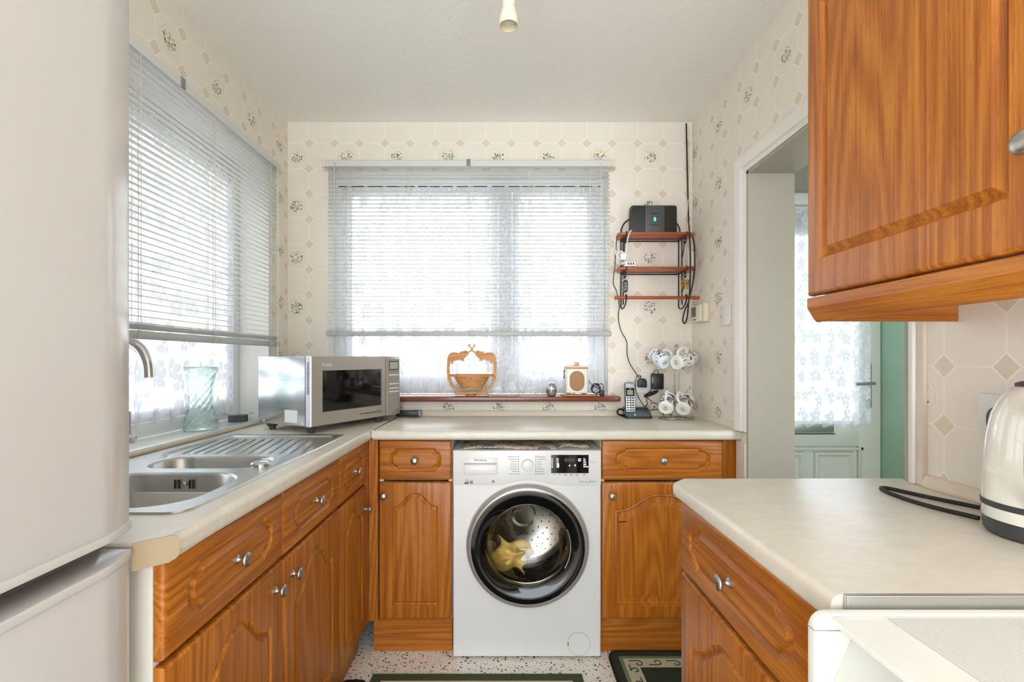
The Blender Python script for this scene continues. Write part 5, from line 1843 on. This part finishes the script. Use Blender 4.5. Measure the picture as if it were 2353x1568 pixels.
def mug_tree():
    x, y = at(1557, 960, 2.27).x, 2.285
    t = thing('mug_tree', 'chrome wire mug tree in the corner by the phone', 'mug stand', (x, y, WT))
    WR = plain('wire_chrome', '#c9c6c0', 0.2, 1.0)
    H = 0.355
    ring = [(0.080 * math.cos(a), 0.055 * math.sin(a), 0.004) for a in [2 * PI * k / 30 for k in range(30)]]
    obj('base_ring', tube(BM(), ring, 0.0035, 8, closed=True), WR, t)
    bm = BM()
    for s in (-1, 1):
        tube(bm, smooth_path([(s * 0.066, -0.030, 0.004), (s * 0.03, -0.010, 0.006), (s * 0.012, -0.002, 0.012), (s * 0.009, 0, 0.05), (s * 0.009, 0, 0.12), (s * 0.010, 0, 0.22), (s * 0.008, 0, 0.30), (s * 0.006, 0, H - 0.008)], 5), 0.0026, 8)
    lathe(bm, [(0, 0.008), (0.007, 0.006), (0.009, 0), (0.007, -0.006), (0, -0.008)], 14, (0, 0, H - 0.004))
    obj('uprights', bm, WR, t)
    for z, dirs in ((0.085, ((-1, -0.35), (1, -0.35), (0.2, 1))), (0.262, ((-1, -0.35), (1, -0.3), (0.3, 1)))):
        for dx_, dy_ in dirs:
            bm = BM()
            e = Vector((dx_ * 0.058, dy_ * 0.058, z + 0.068))
            tube(bm, smooth_path([(0, 0, z - 0.03), (dx_ * 0.014, dy_ * 0.014, z), (dx_ * 0.034, dy_ * 0.034, z + 0.032), tuple(e)], 4), 0.0022, 6)
            lathe(bm, [(0, 0.0045), (0.004, 0.002), (0.004, -0.002), (0, -0.0045)], 10, tuple(e))
            obj('arm', bm, WR, t)
    return t


mug_tree()


def print_mat(name, cols, seed, base='#f0eee8'):
    m, nt, out = new_mat(name)
    tc = nd(nt, 'TexCoord')
    c = lin(base)
    sp = nd(nt, 'SeparateXYZ', {0: tc.outputs['Object']})
    rr_ = mth(nt, 'SQRT', mth(nt, 'ADD', mth(nt, 'MULTIPLY', sp.outputs[0], sp.outputs[0]), mth(nt, 'MULTIPLY', sp.outputs[1], sp.outputs[1])))
    band = mth(nt, 'MULTIPLY', mth(nt, 'GREATER_THAN', sp.outputs[2], 0.014), mth(nt, 'LESS_THAN', sp.outputs[2], 0.070))
    band = mth(nt, 'MULTIPLY', band, mth(nt, 'GREATER_THAN', rr_, 0.0335))
    for k, (cc, sc_, th) in enumerate(cols):
        n = nd(nt, 'TexNoise', {'Vector': nd(nt, 'VectorMath', {0: tc.outputs['Object'], 1: (seed + k * 3.1,) * 3}, operation='ADD').outputs[0], 'Scale': sc_, 'Detail': 2.0, 'Distortion': 0.8}).outputs[0]
        c = mixc(nt, mth(nt, 'MULTIPLY', mth(nt, 'GREATER_THAN', n, th), band), c, lin(cc))
    pbr(nt, out, Base_Color=c, Roughness=0.15)
    return m


MUGW = plain('mug_white', '#efede7', 0.15, var=0.02)


def mug(label, bottom, direction, handle, mat):
    d = Vector(direction).normalized()
    h = Vector(handle)
    h = (h - d * h.dot(d)).normalized()
    s = d.cross(h)
    t = thing('mug', label, 'mug', (0, 0, 0), 0, 'mugs on the wire stand')
    t.matrix_world = Matrix.Translation(bottom) @ Matrix((h, s, d)).transposed().to_4x4()
    R0, Hh = 0.035, 0.084
    bm = lathe(BM(), [(0, 0.003), (0.024, 0.003), (0.026, 0.0), (0.031, 0.0), (0.0345, 0.006), (R0, 0.012), (R0, Hh - 0.002), (R0 - 0.001, Hh), (R0 - 0.0032, Hh - 0.001), (R0 - 0.0036, 0.012), (0.028, 0.006), (0, 0.006)], 40)
    obj('body', bm, mat, t, angle=50)
    pts = [(R0 - 0.001, 0, Hh * 0.84), (R0 + 0.014, 0, Hh * 0.87), (R0 + 0.024, 0, Hh * 0.68), (R0 + 0.024, 0, Hh * 0.45), (R0 + 0.014, 0, Hh * 0.24), (R0 - 0.001, 0, Hh * 0.2)]
    obj('handle', tube(BM(), smooth_path(pts, 5), 0.0052, 8, flat=1.3), MUGW, t)
    obj('foot_mark', bx(-0.009, 0.009, -0.0012, 0.0012, 0.0022, 0.0031), INK, t, smooth=False)
    bm = BM(); lathe(bm, [(0.009, 0.0022), (0.0102, 0.0022), (0.0102, 0.0031), (0.009, 0.0031)], 24, (0, 0, 0), (0, 0, 1), close=True)
    obj('foot_ring', bm, INK, t, smooth=False)
    return t


PA = print_mat('mug_print_grey', [('#a9b4be', 28, 0.52), ('#39363a', 55, 0.60), ('#6d7fa0', 70, 0.66)], 1.0, '#e6edf0')
PB = print_mat('mug_print_red', [('#a7adb0', 60, 0.58), ('#2f2d33', 80, 0.60), ('#a5222c', 42, 0.62)], 5.0)
PC = print_mat('mug_print_dark', [('#8d8790', 36, 0.50), ('#2d2a2e', 60, 0.56), ('#8c2630', 50, 0.62), ('#6c8f86', 45, 0.66)], 9.0)
mug('pale blue-grey printed mug hanging upper left on the stand', at(1529, 835, 2.205), (-0.34, 0.72, 0.48), (0.8, 0.15, 0.50), PA)
mug('white mug with red and black print hanging upper front', at(1552, 834, 2.165), (0.86, 0.42, 0.14), (-0.25, -0.2, 0.9), PB)
mug('pale mug hanging at upper right behind the red-printed one', at(1566, 828, 2.275), (0.80, 0.55, 0.12), (-0.25, 0.1, 0.85), PA)
mug('dark printed mug hanging lower left on the stand', at(1529, 940, 2.20), (0.42, 0.66, 0.55), (-0.2, -0.45, 0.8), PC)
mug('red and black printed mug hanging lower right on the stand', at(1568, 942, 2.19), (0.52, 0.64, 0.50), (-0.65, -0.2, 0.7), PC)

# ============================================================ WALL SHELF AND WHAT IT HOLDS
def wall_shelf():
    xl, xr = 0.548, 0.922
    t = thing('wall_shelf', 'small wrought-iron wall shelf with two reddish boards and a rail', 'shelf', ((xl + xr) / 2, YB, 1.513))
    w = (xr - xl) / 2
    Z1, Z2 = 1.822 - 1.513, 1.655 - 1.513
    for z in (Z1, Z2):
        bm = BM()
        prism(bm, [(-w + 0.04, -0.118), (w - 0.03, -0.118), (w, -0.100), (w, -0.03), (w - 0.015, -0.006), (-w + 0.025, -0.006), (-w, -0.04), (-w, -0.105)], z - 0.006, z + 0.006, 'xy', 0.002)
        obj('board', bm, SHELFWOOD, t)
    bm = BM()
    L = w + 0.018
    prof = [(0, -L), (0.008, -L), (0.0095, -L + 0.006), (0.0075, -L + 0.012), (0.0105, -L + 0.02), (0.008, -L + 0.03), (0.008, L - 0.03), (0.0105, L - 0.02), (0.0075, L - 0.012), (0.0095, L - 0.006), (0.008, L), (0, L)]
    lathe(bm, prof, 18, (0, -0.105, 0.0), (1, 0, 0))
    obj('rail', bm, SHELFWOOD, t)
    for s in (-1, 1):
        xx = s * (w - 0.045) if s > 0 else -(w - 0.038)
        bm = BM()
        r_ = 0.0032
        # uprights: hoop over the top against the wall, straight legs, loop round the rail
        tube(bm, smooth_path([(xx, -0.006, -0.03), (xx, -0.006, 0.10), (xx, -0.006, Z1 + 0.004)], 4), r_, 8)
        tube(bm, smooth_path([(xx, -0.052, -0.028), (xx, -0.05, 0.05), (xx, -0.05, Z1 - 0.006)], 4), r_, 8)
        tube(bm, smooth_path([(xx, -0.006, -0.03), (xx, -0.012, -0.040), (xx, -0.03, -0.046), (xx, -0.062, -0.044), (xx, -0.094, -0.030), (xx, -0.108, -0.012), (xx, -0.116, 0.004), (xx, -0.108, 0.014), (xx, -0.096, 0.006)], 5), r_, 8)
        # scroll brackets under each board
        for z in (Z1 - 0.006, Z2 - 0.006):
            pts = [(xx, -0.114, z + 0.016), (xx, -0.1195, z + 0.004), (xx, -0.112, z - 0.003), (xx, -0.06, z - 0.004), (xx, -0.01, z - 0.004)]
            tube(bm, pts, r_ * 0.8, 6)
            sp = []
            for k in range(16):
                a = k * 0.42
                q = 0.020 - 0.0009 * k
                sp.append((xx, -0.092 + q * math.cos(a) * 0.8, z - 0.026 + q * math.sin(a)))
            tube(bm, smooth_path([(xx, -0.052, z - 0.10), (xx, -0.070, z - 0.075), (xx, -0.078, z - 0.045)] + sp, 2), r_ * 0.8, 6)
        obj('side_frame', bm, IRON, t)
    # hoops above the top board
    for s in (-1, 1):
        x0 = s * (w - 0.04)
        bm = tube(BM(), smooth_path([(x0, -0.006, Z1 + 0.006), (x0, -0.006, Z1 + 0.05), (x0 - s * 0.02, -0.006, Z1 + 0.085), (x0 - s * 0.06, -0.006, Z1 + 0.112)], 5), 0.0034, 8)
        obj('top_hoop', bm, IRON, t)
    bm = BM()
    for z in (Z1 - 0.012, Z2 - 0.012):
        tube(bm, [(-w + 0.04, -0.007, z), (w - 0.045, -0.007, z)], 0.003, 6)
    obj('cross_bar', bm, IRON, t)
    return t


wall_shelf()


def router():
    c = at(1503, 528, 2.335)
    t = thing('internet_router', 'black router with grey stripe and glowing turquoise mark', 'router', (c.x, 2.355, 1.8285))
    w, h = 0.113, 0.142
    obj('case', prism(BM(), rrect(0, h / 2, 2 * w, h, 0.012, 5), -0.020, 0.020, 'xz', 0.004), plain('router_black', '#2a2826', 0.45, var=0.1), t)
    bm = BM(); prism(bm, [(-0.044, 0.0005), (0.052, 0.0005), (0.052, h - 0.001), (-0.044, h - 0.001)], -0.0225, -0.018, 'xz', 0.002)
    s = obj('centre_stripe', bm, plain('router_grey', '#57585a', 0.4, 0.3, var=0.08), t)
    for z in (0.100, 0.044):
        bm = BM(); prism(bm, [(-0.03, z), (-0.012, z - 0.0022), (0.012, z - 0.0022), (0.032, z), (0.012, z + 0.0018), (-0.012, z + 0.0018)], -0.0232, -0.0215, 'xz')
        obj('slit', bm, BPLAST, s, smooth=False)
    EM = plain('turquoise_light', '#45e0c8', 0.4, emit='#2fe0c4', estr=1.2)
    for z in (0.0765, 0.0685):
        obj('light_mark', lathe(BM(), [(0.0026, 0), (0.0052, 0), (0.0052, 0.001), (0.0026, 0.001)], 18, (0.003, -0.0224, z), (0, -1, 0), close=True), EM, s)
    obj('side_button', bx(-w - 0.003, -w, -0.004, 0.006, 0.075, 0.090, 0.001), BPLAST, t)
    return t


router()
cable('corner_cable', 'black cable running up the corner to the ceiling', [tuple(at(1577, 284, 2.398)), tuple(at(1578, 330, 2.398)), tuple(at(1580, 420, 2.398)), tuple(at(1582, 500, 2.395)), tuple(at(1584, 530, 2.27)), tuple(at(1586, 580, 2.27)), tuple(at(1586, 640, 2.27)), tuple(at(1583, 690, 2.28)), tuple(at(1574, 712, 2.29)), tuple(at(1569, 735, 2.30)), tuple(at(1573, 744, 2.30)), tuple(at(1579, 730, 2.29)), tuple(at(1583, 690, 2.265)), tuple(at(1590, 660, 2.262)), tuple(at(1596, 620, 2.262)), tuple(at(1596, 570, 2.275)), tuple(at(1592, 545, 2.28))], 0.0036)
cable('thin_corner_cable', 'thin cream cable in the corner beside the black one', [tuple(at(1584, 290, 2.402)), tuple(at(1583, 400, 2.402)), tuple(at(1580, 480, 2.402)), tuple(at(1576, 528, 2.402))], 0.002, CORDM)
t = thing('junction_box', 'small white box standing on the middle shelf board at right', 'box', tuple(at(1590, 611, 2.30)))
t.location.z = 1.6612
t.location.x = 0.900
obj('case', bx(-0.018, 0.016, -0.022, 0.022, 0, 0.072, 0.004), CPLAST, t)
obj('dot', lathe(BM(), [(0, 0.001), (0.0025, 0.0008), (0.003, 0)], 10, (-0.010, -0.022, 0.024), (0, -1, 0)), INK, t)
t = thing('white_extension_lead', 'coiled white lead and plug at the left of the shelf', 'lead', tuple(at(1432, 605, 2.30)), 0)
t.location.z = 1.6612
bm = BM()
rnd = random.Random(8)
pts = []
for i in range(22):
    a = i * 0.8
    pts.append((-0.012 + 0.022 * math.cos(a) + 0.004 * math.sin(i), -0.020 + 0.008 * math.sin(a * 0.6), 0.030 + 0.026 * math.sin(a) + 0.001 * i))
tube(bm, smooth_path([(0.04, -0.005, 0.172), (0.03, -0.024, 0.168), (0.018, -0.026, 0.14), (0.010, -0.024, 0.09)] + pts + [(-0.036, -0.02, 0.05), (-0.045, -0.02, 0.09), (-0.044, -0.024, 0.14), (-0.034, -0.030, 0.165), (-0.02, -0.02, 0.174)], 4), 0.0028, 6)
obj('lead', bm, WPLAST, t)
obj('plug', bx(-0.022, 0.008, -0.038, -0.012, 0.026, 0.060, 0.005), WPLAST, t)
obj('adapter_bar', bx(0.005, 0.055, -0.022, 0.02, 0.0, 0.022, 0.003), WPLAST, t)
bm = BM()
for k in range(3): box(bm, 0.016 + k * 0.012, 0.023 + k * 0.012, -0.0226, -0.021, 0.006, 0.016)
obj('sockets', bm, DGREY, t, smooth=False)


def keys(label, top, cols, fob):
    t = thing('key_bunch', label, 'keys', tuple(top), 0, 'keys hanging from the shelf')
    bm = BM()
    ringp = [(0.012 * math.cos(a), 0, -0.012 + 0.012 * math.sin(a)) for a in [2 * PI * k / 18 for k in range(18)]]
    obj('ring', tube(BM(), ringp, 0.0012, 6, closed=True), ALU, t)
    if fob:
        bm = BM(); prism(bm, rrect(-0.003, -0.055, 0.026, 0.060, 0.010, 5), -0.006, 0.006, 'xz', 0.003)
        f = obj('fob', bm, plain('fob_dark', '#2d3236', 0.3), t)
        for z in (-0.042, -0.056, -0.070):
            obj('fob_button', bx(-0.008, 0.003, -0.0072, -0.005, z - 0.004, z + 0.004, 0.001), GPLAST, f)
    for k, (cc, ang) in enumerate(cols):
        bm = BM()
        lathe(bm, [(0, 0.001), (0.010, 0.001), (0.010, -0.001), (0, -0.001)], 16, (0, 0.002 * k, -0.032), (0, 1, 0))
        prism(bm, [(-0.003, -0.07), (0.003, -0.07), (0.005, -0.064), (0.003, -0.058), (0.005, -0.052), (0.003, -0.04), (-0.003, -0.04)], 0.002 * k - 0.001, 0.002 * k + 0.001, 'xz')
        kk = obj('key', bm, cc, t, smooth=False)
        kk.rotation_euler = (0, R(ang), 0)
    return t


BRASS = plain('brass', '#c0a05a', 0.3, 1.0)
keys('dark car key fob hanging at the left under the shelf', at(1438, 632, 2.30), [(ALU, 14)], True)
keys('brass and silver keys hanging at the right under the shelf', at(1577, 632, 2.275), [(BRASS, 8), (BRASS, -4), (ALU, -14), (BRASS, 18)], False)

# thermostat and light switch on the right wall (local frame faces -y -> world -x)
t = thing('thermostat', 'cream digital heating programmer on the right wall', 'thermostat', (XR - 0.0005, 2.345, 1.395), R(-90))
obj('case', bx(0, 0.105, -0.030, 0, 0, 0.080, 0.004), CPLAST, t)
obj('screen', bx(0.008, 0.060, -0.0312, -0.029, 0.024, 0.072), plain('olive_lcd', '#7d7a68', 0.3, var=0.2), t, smooth=False)
bm = BM()
for r_ in range(4):
    for c_ in range(4):
        box(bm, 0.013 + c_ * 0.011, 0.020 + c_ * 0.011, -0.0316, -0.031, 0.030 + r_ * 0.010, 0.036 + r_ * 0.010)
obj('screen_marks', bm, INK, t, smooth=False)['kind'] = 'stuff'
obj('side_cover', bx(0.105, 0.142, -0.024, 0, -0.004, 0.084, 0.004), CPLAST, t)
obj('name_strip', bx(0.030, 0.055, -0.0305, -0.029, 0.008, 0.014), INK, t, smooth=False)
t = thing('light_switch', 'single white light switch beside the doorway', 'switch', (XR - 0.0005, 2.078, 1.359), R(-90))
obj('plate', bx(0, 0.086, -0.008, 0, 0, 0.086, 0.002), WPLAST, t)
rk = obj('rocker', bx(0.034, 0.052, -0.011, -0.007, 0.027, 0.059, 0.0015), WPLAST, t)
rk.rotation_euler = (0, 0, 0)
for x in (0.013, 0.073):
    obj('screw', lathe(BM(), [(0, 0.001), (0.003, 0.0008), (0.0032, 0)], 10, (x, -0.008, 0.043), (0, -1, 0)), GPLAST, t)

# ceiling lamp holder
t = thing('ceiling_lamp_holder', 'cream bell-shaped lamp holder hanging from the ceiling', 'lamp holder', (at(1169, 30, 1.2).x, 1.20, ZC))
obj('ceiling_rose', lathe(BM(), [(0, 0), (0.045, 0), (0.045, -0.008), (0.03, -0.022), (0.017, -0.028), (0, -0.028)], 32), CPLAST, t)
zl = at(1169, 60, 1.2).z - ZC
obj('stem', lathe(BM(), [(0.0165, -0.02), (0.0165, zl + 0.035)], 20), CPLAST, t)
obj('bell', lathe(BM(), [(0.0165, zl + 0.045), (0.0185, zl + 0.038), (0.0235, zl + 0.024), (0.0245, zl + 0.018), (0.0245, zl), (0.0225, zl), (0.0225, zl + 0.02), (0, zl + 0.03)], 32), CPLAST, t, angle=40)

# ============================================================ RUGS
def rug(name, label, x0, x1, y0, y1, h, build):
    t = thing(name, label, 'rug', ((x0 + x1) / 2, (y0 + y1) / 2, 0.0006), 0, 'kitchen floor mats')
    build(t, (x1 - x0) / 2, (y1 - y0) / 2, h)
    return t


GREEN = plain('moss_green_pile', '#4a5236', 0.95, var=0.4, scale=160, bump=0.5)
DGREEN = plain('dark_green_pile', '#2f3a26', 0.95, var=0.5, scale=200, bump=0.5)
BEIGE = plain('beige_pile', '#c9c1a6', 0.95, var=0.2, scale=220, bump=0.5)
BLK = plain('black_binding', '#191a17', 0.9, var=0.2, scale=150)
SAGE = plain('sage_pile', '#7c8468', 0.95, var=0.3, scale=220, bump=0.5)


def flat_ring(w, d, r, ins0, ins1, z0, z1):
    bm = BM()
    a = rrect(0, 0, 2 * (w - ins0), 2 * (d - ins0), max(0.004, r - ins0), 5)
    b = rrect(0, 0, 2 * (w - ins1), 2 * (d - ins1), max(0.003, r - ins1), 5)
    lo = [[bm.verts.new((x, y, z)) for x, y in p] for p, z in ((a, z0), (a, z1), (b, z1), (b, z0))]
    loops_bridge(bm, lo + [lo[0]])
    return bm


def rug_plain(t, w, d, h):
    obj('woven_border', flat_ring(w, d, 0.004, 0, 0.040, 0, h), GREEN, t)
    obj('cream_line', flat_ring(w, d, 0.004, 0.040, 0.052, 0, h), BEIGE, t)
    obj('field', bx(-w + 0.052, w - 0.052, -d + 0.052, d - 0.052, 0, h), GREEN, t)


def rug_scroll(t, w, d, h):
    obj('binding', flat_ring(w, d, 0.05, 0, 0.012, 0, h), BLK, t)
    obj('dark_border', flat_ring(w, d, 0.05, 0.012, 0.040, 0, h), DGREEN, t)
    obj('sage_line', flat_ring(w, d, 0.05, 0.040, 0.055, 0, h), SAGE, t)
    b = obj('beige_border', flat_ring(w, d, 0.05, 0.055, 0.110, 0, h), BEIGE, t)
    obj('field', bx(-w + 0.110, w - 0.110, -d + 0.110, d - 0.110, 0, h), DGREEN, t)
    def spiral(cx, cy, a0, sgn, r0=0.018):
        return [(cx + (r0 - 0.0011 * k) * math.cos(a0 + sgn * 0.45 * k), cy + (r0 - 0.0011 * k) * math.sin(a0 + sgn * 0.45 * k), h) for k in range(13)]
    # running scrolls along the far and left borders
    n = int((2 * w - 0.2) / 0.075)
    for i in range(n):
        cx = -w + 0.11 + i * 0.075
        bm = BM()
        s = 1 if i % 2 else -1
        tube(bm, smooth_path([(cx - 0.035, d - 0.0825 - s * 0.012, h)] + spiral(cx, d - 0.0825 + s * 0.005, R(-90 * s), s), 2), 0.0022, 5)
        obj('scroll', bm, DGREEN, b)
    n = int((2 * d - 0.2) / 0.075)
    for i in range(n):
        cy = d - 0.13 - i * 0.075
        bm = BM()
        s = 1 if i % 2 else -1
        tube(bm, smooth_path([(-w + 0.0825 + s * 0.012, cy + 0.035, h)] + spiral(-w + 0.0825 - s * 0.005, cy, R(0 if s > 0 else 180), s), 2), 0.0022, 5)
        obj('scroll', bm, DGREEN, b)


rug('floor_mat', 'moss green woven mat before the washing machine', at(857, 1553, 1.829).x, at(1337, 1553, 1.829).x, 0.75, 1.829, 0.007, rug_plain)
rug('floor_mat', 'dark green mat with beige scroll border at lower right', 0.420, 0.905, 1.10, 1.975, 0.008, rug_scroll)
bm = BM(); prism(bm, rrect(-0.565, 1.40, 0.10, 0.80, 0.03, 5), 0.0004, 0.006, 'xy', 0.002)
tag(obj('floor_mat', bm, BLK, None), 'black mat edge showing at lower left by the sink cabinets', 'rug', 'kitchen floor mats')
